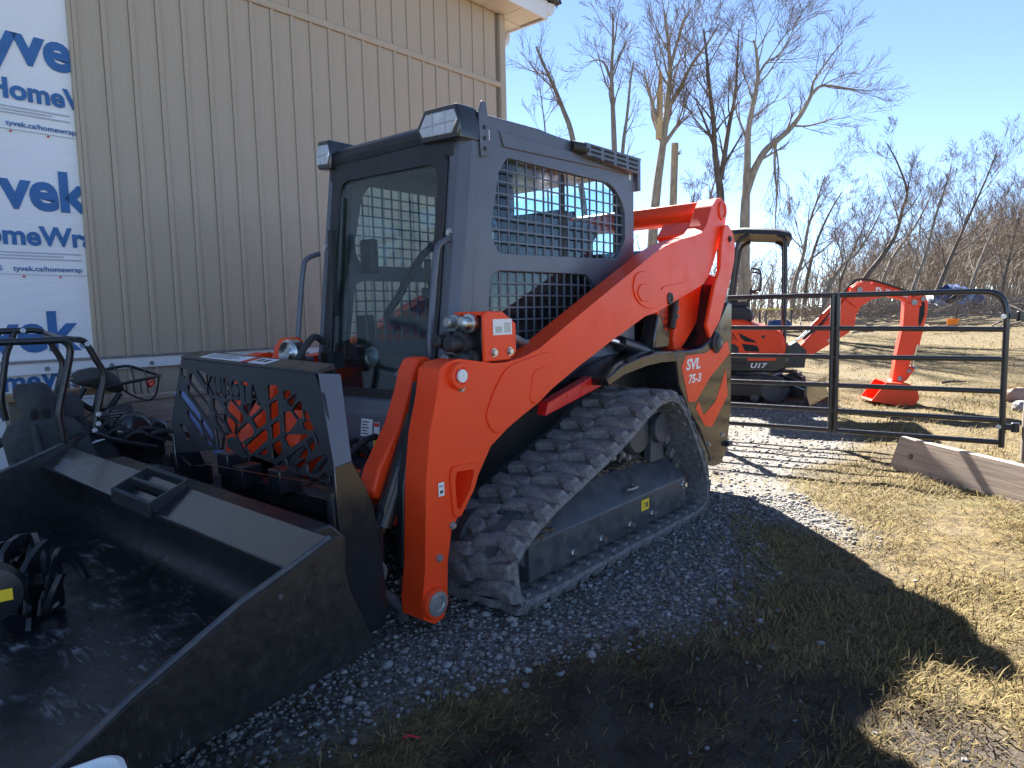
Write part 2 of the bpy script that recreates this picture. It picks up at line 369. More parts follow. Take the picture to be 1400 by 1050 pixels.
def ground_mat():
    mt, t, b = nodes('ground_soil'); v = coords(t)
    ag = N(t, 'ShaderNodeAttribute', attribute_name='gravel'); am = N(t, 'ShaderNodeAttribute', attribute_name='mud')
    n_big = noise(t, v, .55, 5, .6); n_mid = noise(t, v, 4.5, 7, .65); n_fine = noise(t, v, 55, 6, .7); n_green = noise(t, v, 1.1, 5, .62)
    c = mixc(t, ramp(t, n_mid, [(.3, 0.), (.72, 1.)]), (.087, .063, .028), (.183, .133, .057))
    c = mixc(t, ramp(t, n_fine, [(.3, 0.), (.75, .75)]), c, (.226, .172, .076))
    n_cl = noise(t, v, 14, 6, .7); c = mixc(t, ramp(t, n_cl, [(.42, .8), (.58, 0.)]), c, (.060, .044, .024))
    c = mixc(t, ramp(t, n_green, [(.52, 0.), (.72, .6)]), c, (.085, .088, .030))
    c = mixc(t, ramp(t, n_big, [(.56, 0.), (.74, .55)]), c, (.085, .060, .040))
    vo = N(t, 'ShaderNodeTexVoronoi'); vo.inputs['Scale'].default_value = 55; t.links.new(v, vo.inputs['Vector'])
    sep = N(t, 'ShaderNodeSeparateColor'); t.links.new(vo.outputs['Color'], sep.inputs[0])
    cg = mixc(t, ramp(t, sep.outputs[0], [(0., 0.), (1., 1.)]), (.155, .15, .14), (.31, .30, .28))
    cg = mixc(t, ramp(t, vo.outputs['Distance'], [(.25, 0.), (.75, .8)]), cg, (.055, .05, .043))
    cg = mixc(t, ramp(t, n_mid, [(.5, 0.), (.7, .6)]), cg, (.13, .105, .075))
    c = mixc(t, ag.outputs['Fac'], c, cg)
    cm = mixc(t, ramp(t, n_mid, [(.3, 0.), (.7, 1.)]), (.022, .017, .012), (.066, .050, .034))
    c = mixc(t, am.outputs['Fac'], c, cm)
    t.links.new(c, b.inputs['Base Color']); b.inputs['Specular IOR Level'].default_value = .2
    t.links.new(ramp(t, am.outputs['Fac'], [(0., .95), (1., .6)]), b.inputs['Roughness'])
    h = N(t, 'ShaderNodeMath', operation='ADD'); t.links.new(n_fine, h.inputs[0]); t.links.new(n_mid, h.inputs[1]); bump(t, b, h.outputs[0], .55, .025)
    MATS['ground_soil'] = mt; return mt
ground_mat()
def axis_pts(lo, hi, c0, c1, fine, growth=1.17):
    mid = list(np.arange(c0, c1, fine)); a, s = [], fine
    x = c1
    while x < hi: a.append(x); s *= growth; x += s
    a.append(hi); b, s, x = [], fine, c0
    while x > lo: s *= growth; x -= s; b.append(max(x, lo))
    return np.array(sorted(set(np.round(b + mid + a, 4))))
ground = obj('ground', sheet('ground', axis_pts(-320, 320, -3., 5., .035), axis_pts(-30, 420, .3, 7.5, .035), MATS['ground_soil']))
tag(ground, None, None, kind='structure')

def tri_object(name, V, F, m, attr=None):
    me = bpy.data.meshes.new(name); me.vertices.add(len(V)); me.vertices.foreach_set('co', V.astype(np.float32).ravel())
    k = F.shape[1]; me.loops.add(F.size); me.loops.foreach_set('vertex_index', F.astype(np.int32).ravel()); me.polygons.add(len(F)); me.polygons.foreach_set('loop_start', np.arange(0, F.size, k, dtype=np.int32))
    me.update(calc_edges=True)
    if attr is not None:
        a = me.attributes.new('tint', 'FLOAT', 'POINT'); a.data.foreach_set('value', attr.astype(np.float32))
    me.materials.append(m); return obj(name, me)
def tinted(name, stops, rough=.9, trans=0.):
    mt, t, b = nodes(name); a = N(t, 'ShaderNodeAttribute', attribute_name='tint'); c = ramp(t, a.outputs['Fac'], stops)
    t.links.new(c, b.inputs['Base Color']); b.inputs['Roughness'].default_value = rough; b.inputs['Specular IOR Level'].default_value = .2
    if trans: 
        out = t.nodes['Material Output']; tl = N(t, 'ShaderNodeBsdfTranslucent'); t.links.new(c, tl.inputs[0]); mx = N(t, 'ShaderNodeMixShader'); mx.inputs[0].default_value = trans
        t.links.new(b.outputs[0], mx.inputs[1]); t.links.new(tl.outputs[0], mx.inputs[2]); t.links.new(mx.outputs[0], out.inputs[0])
    return mt
# crushed stone: every stone a small faceted solid
def stones():
    bmx = bmesh.new(); bmesh.ops.create_icosphere(bmx, subdivisions=1, radius=1); BV = np.array([v.co[:] for v in bmx.verts]); BF = np.array([[v.index for v in f.verts] for f in bmx.faces]); bmx.free()
    zones = [((-1.6, 2.0), (1.0, 4.4), 42000), ((.6, 4.5), (3.8, 10.), 9000), ((-5, .8), (4, 9), 2500)]
    pts = []
    for (xa, xb), (ya, yb), n in zones:
        P = np.column_stack([rng.uniform(xa, xb, n), rng.uniform(ya, yb, n)]); g, mu = masks(P)
        f = .45 + .55 * np.clip(.5 + fbm(P, 3.), 0, 1)
        keep = rng.uniform(0, 1, n) < np.maximum(g * f, .007 + .005 * mu) ; pts.append(P[keep])
    P = np.concatenate(pts); n = len(P); z = height(P)
    d = np.hypot(P[:, 0], P[:, 1])
    r = np.exp(rng.normal(math.log(.0062), .38, n)) * np.where(d > 4.5, 1.35, 1.); r = np.clip(r, .004, .030)
    sc = np.stack([r * rng.uniform(.8, 1.45, n), r * rng.uniform(.75, 1.2, n), r * rng.uniform(.5, .85, n)], 1)
    an = rng.uniform(0, 6.28, n); tl = rng.normal(0, .35, n)
    V = BV[None] * (1 + rng.uniform(-.22, .22, (n, len(BV), 1))) * sc[:, None]
    ca, sa, ct, st = np.cos(an)[:, None], np.sin(an)[:, None], np.cos(tl)[:, None], np.sin(tl)[:, None]
    x, y, zz = V[..., 0], V[..., 1], V[..., 2]; y2 = y * ct - zz * st; z2 = y * st + zz * ct
    V = np.stack([x * ca - y2 * sa + P[:, :1], x * sa + y2 * ca + P[:, 1:], z2 + (z + r * .28)[:, None]], -1)
    F = (BF[None] + (np.arange(n) * len(BV))[:, None, None]).reshape(-1, 3)
    tint = np.repeat(rng.uniform(0, 1, n), len(BV))
    o = tri_object('gravel', V.reshape(-1, 3), F, tinted('stone', [(0., (.12, .118, .115)), (.45, (.24, .237, .23)), (.8, (.34, .335, .32)), (.92, (.21, .165, .12)), (1., (.42, .41, .40))], .85), tint)
    tag(o, 'loose grey crushed stone spread over the yard around the loader', 'gravel', kind='stuff')
stones()
# old grass: bent blades
def grass():
    out = []
    zones = [((-.8, 2.6), (.9, 2.9), 75000, 1.), ((.4, 4.2), (1.3, 5.2), 125000, 1.05), ((1.2, 8.), (4.2, 10.), 70000, 1.5), ((2., 18), (8., 22.), 45000, 2.6)]
    for (xa, xb), (ya, yb), n, k in zones:
        P = np.column_stack([rng.uniform(xa, xb, n), rng.uniform(ya, yb, n)]); g, mu = masks(P)
        cl = np.clip(.62 + .8 * fbm(P, 3.3), .10, 1)
        keep = rng.uniform(0, 1, n) < np.maximum((1 - g) * (1 - .62 * mu) * cl, .018); P = P[keep]; n2 = len(P)
        m_ = mu[keep]; L = rng.gamma(5., .0066, n2) * (k ** .55) * (.75 + .5 * cl[keep]); w = rng.uniform(.0012, .0026, n2) * k
        out.append((P, L, w, m_))
    P = np.concatenate([o[0] for o in out]); L = np.concatenate([o[1] for o in out]); w = np.concatenate([o[2] for o in out]); mu = np.concatenate([o[3] for o in out]); n = len(P)
    z = height(P); lie = fbm(P, 1.1, 3) * 3.0; an = lie + rng.normal(0, 1.1, n); lean = np.clip(rng.normal(1.12, .33, n), .15, 1.52)
    dx, dy = np.cos(an), np.sin(an); px, py = -dy, dx
    b0 = np.column_stack([P, z - .003]); dirv = np.column_stack([dx * np.sin(lean), dy * np.sin(lean), np.cos(lean)]); side = np.column_stack([px, py, np.zeros(n)])
    mid = b0 + dirv * (L * .55)[:, None] + np.array([0, 0, 1]) * (L * .10)[:, None]; tip = b0 + dirv * L[:, None] - np.array([0, 0, 1]) * (L * .05)[:, None]
    W = w[:, None]
    V = np.stack([b0 - side * W, b0 + side * W, mid + side * W * .8, mid - side * W * .8, tip], 1).reshape(-1, 3)
    V[:, 2] = np.maximum(V[:, 2], np.repeat(z, 5) - .004)
    k = np.arange(n)[:, None] * 5
    F = np.concatenate([k + np.array([0, 1, 2]), k + np.array([0, 2, 3]), k + np.array([3, 2, 4])])
    gz = fbm(P, .9, 4); t = np.clip(.30 + .18 * rng.normal(0, 1, n) + np.where(gz > .38, .42 * rng.uniform(0, 1, n), 0) - .25 * mu, 0, 1)
    o = tri_object('grass', V, F, tinted('dry_grass', [(0., (.052, .037, .019)), (.22, (.175, .128, .052)), (.5, (.315, .245, .108)), (.68, (.29, .235, .085)), (.85, (.113, .122, .03)), (1., (.06, .087, .02))], .8, .25), np.repeat(t, 5))
    tag(o, 'matted straw coloured winter grass with green tufts', 'grass', kind='stuff')
grass()
# ------------------------------------------------------------------ building on the left
TW = math.radians(41); WS = Vector((math.sin(TW), math.cos(TW), 0)); WN = Vector((math.cos(TW), -math.sin(TW), 0)); WO = Vector((-3.92449, 3.41151, 0))
def wallpt(u, v, off):            # a photo pixel on a plane `off` metres in front of the wall, in the building's own axes
    p = onplane(u, v, WO + WN * off, WN) - WO; return Vector((p.dot(WS), -off, p.z))
bld = thing('workshop_building', 'tan board and batten building with unfinished house wrap and white eave', 'building', WO, math.radians(49))
EAVE = 4.40
MB().span((-6, .03, 0), (5.90, 6., EAVE + .6)).build('wall', 'black_inside', bld)
MB().span((-6, 0, .02), (5.89, .03, EAVE)).build('sheathing', 'wood_grey', bld)
def board_mesh(h, w=.178):
    pr = [(0, 0), (0, -.026), (.004, -.031), (.028, -.031), (.033, -.016), (w - .006, -.018), (w - .003, -.018), (w - .003, 0)]
    b = MB(); b.prism([(x, y) for x, y in pr], 0, h, 'z'); return b.mesh('siding_board', 'siding_tan', 25)
for (z0, z1) in ((.06, .905), (.915, 3.645), (3.692, EAVE)):
    me = board_mesh(z1 - z0)
    for k in range(24):
        s = 1.712 + k * .178
        if s + .178 > 5.93: break
        o = obj('siding_board', me, bld); o.location = (s, random.uniform(-.0008, .0008), z0)
b = MB(); b.prism([(-.001, 3.636), (-.038, 3.640), (-.042, 3.650), (-.042, 3.690), (-.034, 3.699), (-.001, 3.704)], 1.70, 5.885, 'x'); b.build('trim_band', 'siding_tan', bld)
b = MB(); b.span((1.690, -.034, .06), (1.7105, -.0005, EAVE)); b.build('edge_trim', 'siding_tan', bld, .003)
b = MB(); b.span((5.86, -.044, .05), (5.945, -.0005, EAVE)); b.span((5.915, -.0004, .05), (5.945, .08, EAVE)); b.build('corner_trim', 'siding_tan', bld, .004)
# ledger board
led = MB().span((-5.5, -.052, .882), (4.3, -.016, .962)).build('ledger_board', 'white_trim', bld, .003)
MB().span((-5.5, -.060, .955), (4.3, -.017, .972)).build('drip_flashing', 'steel_dull', bld)
for s in (1.40, 1.78, 2.04, 2.37, 2.62, 2.95, 3.3, 3.65): 
    bolt(led, (s, -.052, .915 + .012 * math.sin(s * 9)), (0, -1, 0), .011, .012, 'steel_dull', 'lag_bolt')
# house wrap sheet with slight waves
b = MB(); nx, nz = 60, 60
for i in range(nz + 1):
    for j in range(nx + 1):
        s = -6 + (1.70 + 6) * j / nx; z = .05 + (EAVE - .06) * i / nz
        b.v.append((s, -.0045 - .0016 * math.sin(s * 5.1 + z * 1.3) - .0016 * math.sin(z * 6.3 + s * 1.1), z))
b.f = [(i * (nx + 1) + j, i * (nx + 1) + j + 1, (i + 1) * (nx + 1) + j + 1, (i + 1) * (nx + 1) + j) for i in range(nz) for j in range(nx)]
wrap = b.build('house_wrap', 'house_wrap', bld)
def wtext(s, size, right, z, m='wrap_ink', bold=0., width=None):
    me = text_mesh(s, size, m, .0008, bold, 'RIGHT')
    if width:
        xs = [v.co.x for v in me.vertices]; k = width / (max(xs) - min(xs)); me.transform(Matrix.Diagonal((k, 1, 1, 1)))
    me.transform(Matrix(((1, 0, 0, right), (0, 0, -1, -.0095), (0, 1, 0, z), (0, 0, 0, 1)))); return obj('lettering', me, wrap)
for k, (base, rk, hb, rh) in enumerate(((2.815, 1.86, 2.585, 2.03), (1.928, 1.718, 1.700, 1.83), (1.035, 1.585, .790, 1.76))):
    for rep in (0, -2.1):
        wtext('Tyvek', .345, rk + rep, base, bold=.012, width=.86); wtext('®', .06, rk + rep + .07, base, bold=.001)
        wtext('HomeWrap', .165, rh + rep, hb, bold=.0055, width=.80)
    wtext('1-800-448-9835    tyvek.ca/homewrap', .044, 1.69 - .03 * k, hb - .165, bold=.0006, width=.74)
    for j in range(3): MB().span((1.02, -.0098, hb - .055 - j * .019), (1.66 - .1 * (j % 2), -.0086, hb - .047 - j * .019)).build('fine_print', 'wrap_ink_pale', wrap)
    MB().span((-6, -.0105, hb - .190), (1.70, -.0088, hb - .186)).build('lap_line', 'wrap_ink_pale', wrap)
    for s in (1.10, 1.33, 1.53):
        b = MB(); b.ring((s, -.009, hb - .20), (0, -1, 0), [(.007, 0), (.007, .003), (.002, .004)], 10); b.build('cap_nail', 'sticker_red', wrap)
# eave: soffit boards, fascia, gutter with downspout elbow
for k in range(12):
    s0 = 2.2 + k * .34
    MB().span((s0, -.30, EAVE + .012), (s0 + .333, .02, EAVE + .03)).build('soffit_panel', 'soffit_vinyl', bld)
for k in range(8):
    MB().span((5.96, .03 + k * .34, EAVE + .012), (6.30, .363 + k * .34, EAVE + .03)).build('soffit_panel', 'soffit_vinyl', bld)
b = MB(); b.span((2.2, -.335, EAVE - .004), (6.335, -.302, EAVE + .19)); b.build('fascia', 'white_trim', bld, .004)
b = MB(); b.span((6.303, -.30, EAVE - .002), (6.333, 5.9, EAVE + .19)); b.build('fascia', 'white_trim', bld, .004)
b = MB(); b.prism([(6.336, EAVE + .06), (6.40, EAVE + .06), (6.45, EAVE + .11), (6.455, EAVE + .19), (6.44, EAVE + .19), (6.336, EAVE + .175)], -.34, 5.9, 'y'); b.build('gutter', 'white_trim', bld, .004)
b = MB(); b.add([(2., -.40, EAVE + .19), (6.50, -.40, EAVE + .19), (6.50, 6.2, EAVE + .19), (2., 6.2, EAVE + .19), (2., -.40, EAVE + .21), (6.50, -.40, EAVE + .21), (4.0, 2.5, EAVE + 1.9), (2., 2.5, EAVE + 1.9), (6.50, 6.2, EAVE + .21), (2., 6.2, EAVE + .21)], [(0, 1, 5, 4), (1, 2, 8, 5), (4, 5, 6, 7), (5, 8, 6), (8, 9, 7, 6), (0, 3, 2, 1), (2, 3, 9, 8), (0, 4, 7, 9, 3)]); b.build('roof', 'black_plastic', bld)
b = MB(); b.tube(catmull([(6.36, .30, EAVE + .10), (6.36, .30, EAVE - .05), (6.22, .26, EAVE - .16), (6.06, .22, EAVE - .22), (5.99, .20, EAVE - .34), (5.99, .20, .3)], 6), .040, 10); b.build('downspout', 'white_trim', bld)
b = MB(); b.tube([(6.42, -.345, EAVE + .2), (6.5, -.36, EAVE + .235), (6.47, -.35, EAVE + .15)], .006, 6); b.tube([(6.30, -.40, EAVE + .22), (6.42, -.41, EAVE + .26), (6.5, -.38, EAVE + .22)], .012, 6); b.build('gutter_wire', 'black_plastic', bld)

# low wooden retaining boards standing in front of the wall
plk = thing('plank_retaining_wall', 'weathered brown plank retaining wall along the foot of the house wall', 'plank wall', WO, math.radians(49))
z = 0.02
for k, h in enumerate((.19, .18, .17, .15)):
    for (s0, s1) in ((1.32, 2.62), (2.63, 4.4)):
        wob = random.uniform(-.006, .006)
        MB().span((s0 + wob, -.60 + wob, z), (s1 + wob, -.56 + wob, z + h - .006)).build('plank', 'wood_weathered', plk, .004)
    z += h
MB().span((1.02, -.63, .775), (1.62, -.50, .815)).build('cap_board', 'wood_fresh', plk, .004)
MB().span((1.64, -.62, .712), (4.4, -.54, .742)).build('cap_board', 'wood_weathered', plk, .004)
for s in (1.06, 1.36, 2.30, 2.62, 3.6): MB().span((s, -.555, 0), (s + .09, -.47, .78 if s < 1.3 else .70)).build('post', 'wood_grey', plk, .004)
for s, h in ((1.42, .86), (1.475, .86)): MB().span((s, -.30, .40), (s + .028, -.27, h)).build('stake', 'wood_grey', plk, .003)
# ------------------------------------------------------------------ compact track loader
LO = Vector((-.24827177, 3.74246638, 0)); LR = math.radians(-129.5)
ldr = thing('track_loader', 'large orange and black compact track loader with enclosed cab parked in the yard', 'track loader', LO, LR)
# ---- undercarriage
PROF = [(.60, -.004), (.705, .045), (.742, .16), (.715, .275), (.50, .40), (.20, .502), (-.11, .607), (-.37, .722), (-.54, .775), (-.70, .762), (-.83, .675), (-.97, .50), (-1.10, .30), (-1.145, .16), (-1.115, .055), (-1.0, .0), (-.6, -.006), (0, -.004)]
path = catmull([(x, 0, z) for x, z in PROF], 8, True)
L_ = [0.]
for i in range(len(path)): L_.append(L_[-1] + (path[(i + 1) % len(path)] - path[i]).length)
def onpath(s):
    s %= L_[-1]; i = int(np.searchsorted(L_, s, side='right')) - 1; i = min(i, len(path) - 1); t = (s - L_[i]) / max(1e-9, L_[i + 1] - L_[i])
    a, b2 = path[i], path[(i + 1) % len(path)]; p = a.lerp(b2, t); d = (b2 - a).normalized(); n = Vector((d.z, 0, -d.x))
    return p, d, n
c0 = sum((p for p in path), Vector()) / len(path)
FL = 1 if onpath(.3)[2].dot(onpath(.3)[0] - c0) > 0 else -1
def lug_mesh(kind):
    """one rubber tread block: x along the belt, y across, z outwards"""
    pr = random.Random(kind)
    if kind == 0: base = [(-.036, 0), (.024, 0), (.040, .05), (.062, .10), (.060, .16), (.034, .215), (-.018, .222), (-.030, .18), (.000, .13), (-.018, .07)]
    else: base = [(-.030, -.006), (.034, 0), (.036, .06), (.014, .11), (.030, .16), (.040, .215), (-.020, .218), (-.030, .16), (-.054, .10), (-.046, .05)]
    n = len(base); cx = sum(p[0] for p in base) / n; cy = sum(p[1] for p in base) / n
    def lp(k, h): return [((x - cx) * k + cx + pr.uniform(-.003, .003), (y - cy) * (k + (1 - k) * .5) + cy, h + pr.uniform(-.003, .003)) for x, y in base]
    b = MB(); b.loft([lp(1.26, -.006), lp(1.10, .012), lp(.98, .027), lp(.82, .034), lp(.45, .035)]); return b.mesh('tread_lug', 'rubber_dusty', 30)
LUG = [lug_mesh(0), lug_mesh(1)]
TW0, TW1 = .45, .90
def track(side, parts):
    y0, y1 = (TW0, TW1) if side > 0 else (-TW1, -TW0)
    b = MB(); n = len(path); TH_ = .028
    loops = []
    for i in range(n):
        p = path[i]; d = (path[(i + 1) % n] - path[i - 1]).normalized(); nn = Vector((d.z, 0, -d.x)) * FL
        o = p - nn * .030; q = o - nn * TH_
        loops.append([(o.x, y0, o.z), (o.x, y0 + .01, o.z + 0), (o.x, y1 - .01, o.z), (o.x, y1, o.z), (q.x, y1, q.z), (q.x, y0, q.z)])
    loops.append(loops[0]); b.loft(loops, True, False)
    # inner guide ribs
    cnt = 40; st = L_[-1] / cnt
    for k in range(cnt):
        p, d, nn = onpath(k * st); nn = nn * FL; q = p - nn * (.030 + TH_)
        R = Matrix((d, Vector((0, 1, 0)), nn)).transposed()
        b.box(q - nn * .006 + Vector((0, (y0 + y1) / 2, 0)), (.030, .40, .014), R)
        for dy in (-.055, .055): b.box(q - nn * .03 + Vector((0, (y0 + y1) / 2 + dy, 0)), (.045, .03, .06), R)
    tr = b.build('track', 'rubber_dusty', ldr, smooth=40)
    joined = MB()
    for k in range(cnt):
        for row in (0, 1):
            p, d, nn = onpath((k + .5 * row) * st); nn = nn * FL; q = p - nn * .031
            yo = (TW0 + .012 if row == 0 else TW0 + .228)
            if side < 0: yo = -yo - .21
            R = Matrix((d, Vector((0, 1, 0)), nn)).transposed(); me = LUG[(k + row) % 2]
            if parts:
                o = obj('tread_lug', me, tr); M = R.to_4x4(); M.translation = q + Vector((0, yo, 0)); o.matrix_local = M
            else:
                base = len(joined.v); joined.v += [tuple(R @ v.co + q + Vector((0, yo, 0))) for v in me.vertices]; joined.f += [tuple(i + base for i in pg.vertices) for pg in me.polygons]
    if not parts: stuff(joined.build('tread_lugs', 'rubber_dusty', tr))
track(1, True); track(-1, False)
for sd in (1, -1):
    Y = lambda y: y * sd
    # roller frame beam with sloped top
    b = MB(); b.prism([(Y(.55), .085), (Y(.845), .085), (Y(.852), .10), (Y(.852), .252), (Y(.842), .262), (Y(.70), .372), (Y(.55), .372)], -.90, .555, 'x'); fr = b.build('roller_frame', 'frame_dirty', ldr, .006)
    b = MB(); b.prism([(.56, .10), (.66, .13), (.66, .24), (.56, .30)], Y(.60), Y(.74)); b.prism([(-.55, .37), (-.25, .37), (-.45, .62), (-.82, .64), (-.80, .37)], Y(.50), Y(.62)); b.build('frame_bracket', 'black_paint', ldr, .008)
    b = MB(); b.ring((.545, Y(.55), .205), (0, sd, 0), [(.05, 0), (.165, .0), (.172, .05), (.10, .07), (.10, .18), (.172, .20), (.165, .25), (.06, .25), (.05, .28)], 28); b.build('front_idler', 'frame_dirty', ldr)
    for x in (.26, .02, -.22, -.46, -.72):
        b = MB(); b.ring((x, Y(.56), .115), (0, sd, 0), [(.03, 0), (.082, .0), (.085, .09), (.05, .10), (.05, .15), (.085, .16), (.082, .25), (.03, .26)], 20); b.build('track_roller', 'frame_dirty', ldr)
    # drive sprocket
    b = MB(); teeth = []; 
    for k in range(15):
        for da, r in ((-.5, .165), (-.22, .168), (-.12, .205), (.12, .205), (.22, .168)): a = (k + da * .9) * 2 * math.pi / 15; teeth.append((-.60 + r * math.cos(a), .545 + r * math.sin(a)))
    b.prism(teeth, Y(.645), Y(.675)); sp = b.build('drive_sprocket', 'frame_dirty', ldr)
    b = MB(); b.ring((-.60, Y(.60), .545), (0, sd, 0), [(.13, 0), (.13, .10), (.115, .125), (.05, .135)], 28); b.build('final_drive', 'frame_dirty', ldr)
    if sd > 0:
        b = MB(); b.ring((-.76, .745, .548), (0, 1, 0), [(.085, 0), (.085, .03), (.08, .035)], 26); b.prism([(-.84, .36), (-.68, .36), (-.70, .62), (-.82, .62)], .70, .744); b.build('hub_cover', 'frame_dirty', ldr, .003)
        for x, z in ((-.43, .485), (-.49, .43), (-.395, .43), (-.55, .405)): bolt(sp, (x, .676, z), (0, 1, 0), .014, .014, 'steel_dull')
        for x, z in ((-.86, .215), (-.50, .135), (-.27, .130), (.0, .130), (.235, .130)): bolt(fr, (x, .852, z), (0, 1, 0), .015, .022)
        MB().span((-.46, .853, .172), (-.38, .8545, .228)).build('warning_sticker', 'sticker_yellow', fr)
        b = MB(); b.span((-.445, .855, .185), (-.425, .8552, .212)); b.span((-.418, .855, .190), (-.395, .8552, .194)); b.span((-.418, .855, .206), (-.395, .8552, .210)); b.build('sticker_print', 'lettering_dark', fr)
        b = MB(); b.tube(catmull([(-.30, .80, .305), (-.30, .83, .30), (-.38, .83, .30), (-.38, .80, .305)], 4), .008, 6); b.build('lift_loop', 'steel_dull', fr)
        # caked soil on the ledges
        for (cx, cy, cz, lx, ly, n) in ((.47, .79, .29, .12, .05, 60), (-.62, .66, .37, .24, .05, 90), (-.2, .64, .372, .5, .05, 90), (.2, .66, .37, .3, .05, 50)):
            b = MB()
            for _ in range(n):
                px_, py_ = cx + random.uniform(-lx, lx), cy + random.uniform(-ly, ly); r = random.uniform(.006, .016)
                zz = cz + (0 if cz > .35 and py_ < .70 else max(0, (.842 - py_)) * .77 - (.04 if cz < .3 else 0)) if cz < .35 else .372 - max(0, py_ - .70) * .775
                b.box((px_, py_, zz + r * .3), (r * 2, r * 1.7, r * 1.2), Matrix.Rotation(random.uniform(0, 3), 3, 'Z'))
            stuff(b.build('caked_soil', 'mud', fr))
# ---- main body between the tracks, engine bay and rear
b = MB(); b.prism([(.58, .30), (.62, .46), (.60, .80), (.30, .93), (-1.0, .98), (-1.30, 1.20), (-1.72, 1.22), (-1.83, 1.10), (-1.80, .40), (-1.62, .26), (-.9, .22), (.35, .22)], -.50, .50); b.build('body', 'black_paint', ldr, .012)
b = MB(); b.prism([(.62, .34), (.655, .36), (.655, .60), (.62, .62)], -.47, .47); b.build('front_crossmember', 'orange_plain', ldr, .006)
for sd in (1, -1):
    Y = lambda y: y * sd
    # fender wall above the track and its top strip
    b = MB(); b.prism([(.58, .42), (.58, .72), (.10, .80), (-.30, .86), (-.65, .94), (-1.05, .95), (-1.06, .70), (-.7, .78), (-.35, .75), (-.11, .62), (.5, .41)], Y(.44), Y(.50)); b.build('inner_fender', 'black_paint', ldr, .006)
    b = MB(); pts = [(-.27, .862), (-.42, .918), (-.65, .953), (-.86, .966), (-1.045, .962)]; lo = [(-1.05, .895), (-.87, .905), (-.69, .897), (-.45, .868), (-.29, .822)]
    b.prism(pts + lo, Y(.50), Y(.72)); b.build('fender', 'black_gloss', ldr, .006)
    # rear side panel
    out = [(-1.035, .965), (-1.20, .955), (-1.40, .962), (-1.50, 1.00), (-1.62, 1.09), (-1.79, 1.245), (-1.868, 1.235), (-1.868, .50), (-1.80, .24), (-1.70, .16), (-1.60, .165), (-1.50, .28), (-1.38, .44), (-1.20, .60), (-1.07, .76)]
    b = MB(); b.prism(out, Y(.46), Y(.725)); pn = b.build('rear_panel', 'black_gloss', ldr, .010)
    if sd > 0:
        hexa = [(-1.115, .86), (-1.19, .945), (-1.46, .915), (-1.80, .97), (-1.83, .72), (-1.74, .52), (-1.60, .42), (-1.42, .43), (-1.22, .63)]
        MB().prism([(-1.10, .865), (-1.165, .928), (-1.42, .925), (-1.80, .985), (-1.825, .90), (-1.50, .76), (-1.30, .63), (-1.20, .64)], .7255, .7268).build('model_decal', 'orange_plain', pn)
        MB().prism([(-1.34, .63), (-1.42, .53), (-1.60, .60), (-1.77, .80), (-1.80, .62), (-1.55, .44), (-1.44, .46), (-1.30, .59)], .7255, .7268).build('decal_stripe', 'orange_plain', pn)
        text('SVL', .092, 'lettering_white', (-1.16, .7272, .838), (-1, 0, 0), (0, 0, 1), pn, bold=.003, shear=.2, width=.20)
        text('75-3', .072, 'lettering_white', (-1.19, .7272, .755), (-1, 0, 0), (0, 0, 1), pn, bold=.002, shear=.2, width=.18)
        b = MB(); b.ring((-1.60, .725, .985), (0, 1, 0), [(.07, 0), (.07, .012), (.052, .02), (.045, .032), (.02, .034)], 24); b.build('pivot_cap', 'black_plastic', pn)
        bolt(pn, (-1.60, .757, .985), (0, 1, 0), .014, .01, 'steel_dull')
        for x, z in ((-1.50, .33), (-1.72, .36)): bolt(pn, (x, .725, z), (0, 1, 0), .012, .012)
        MB().box((-1.80, .73, .29), (.07, .05, .035)).build('tie_down', 'black_paint', pn, .008)
    # lift arm support tower (black) behind the cab
    b = MB(); b.prism([(-1.00, .97), (-1.06, 1.24), (-1.16, 1.27), (-1.24, 1.22), (-1.19, .97)], Y(.50), Y(.60)); b.prism([(-1.55, 1.0), (-1.66, 1.36), (-1.80, 1.44), (-1.87, 1.40), (-1.86, 1.26), (-1.78, 1.2), (-1.62, 1.05)], Y(.50), Y(.70)); b.build('lift_tower', 'black_gloss', ldr, .012)
# engine hood behind the cab
b = MB(); b.prism([(-.97, 1.0), (-1.00, 1.50), (-1.10, 1.565), (-1.45, 1.60), (-1.66, 1.585), (-1.76, 1.50), (-1.80, 1.2), (-1.78, 1.0)], -.44, .44); b.build('engine_hood', 'black_gloss', ldr, .03, 3)
b = MB(); b.ring((-1.25, -.1, 1.57), (0, 0, 1), [(.10, 0), (.10, .10), (.13, .14), (.13, .2), (.04, .24)], 20); b.build('air_precleaner', 'black_plastic', ldr)
# ---- lift arms
ARM = [(.905, 1.000), (.87, 1.022), (.80, 1.032), (.72, 1.020), (.60, 1.002), (.518, 1.000), (.40, 1.015), (.285, 1.046), (.10, 1.130), (-.20, 1.263), (-.607, 1.441), (-.76, 1.508), (-.909, 1.564), (-1.10, 1.612), (-1.30, 1.650), (-1.385, 1.672), (-1.46, 1.725), (-1.53, 1.84), (-1.60, 1.90), (-1.68, 1.915), (-1.745, 1.885), (-1.77, 1.82), (-1.745, 1.74), (-1.67, 1.66), (-1.60, 1.545), (-1.52, 1.43), (-1.421, 1.36), (-1.30, 1.325), (-1.10, 1.272), (-.955, 1.232), (-.80, 1.190), (-.677, 1.172), (-.30, 1.046), (-.018, .944), (.197, .859), (.30, .806), (.42, .762), (.52, .722), (.628, .664), (.722, .542), (.80, .455), (.87, .375), (.895, .26), (.905, .10), (.925, .045), (.975, .035), (1.03, .07), (1.036, .13), (1.015, .26), (1.012, .30), (.995, .58), (.968, .765), (.925, .90)]
WIN = [(.735, .590), (.845, .600), (.850, .56), (.842, .455), (.825, .445), (.76, .52)]
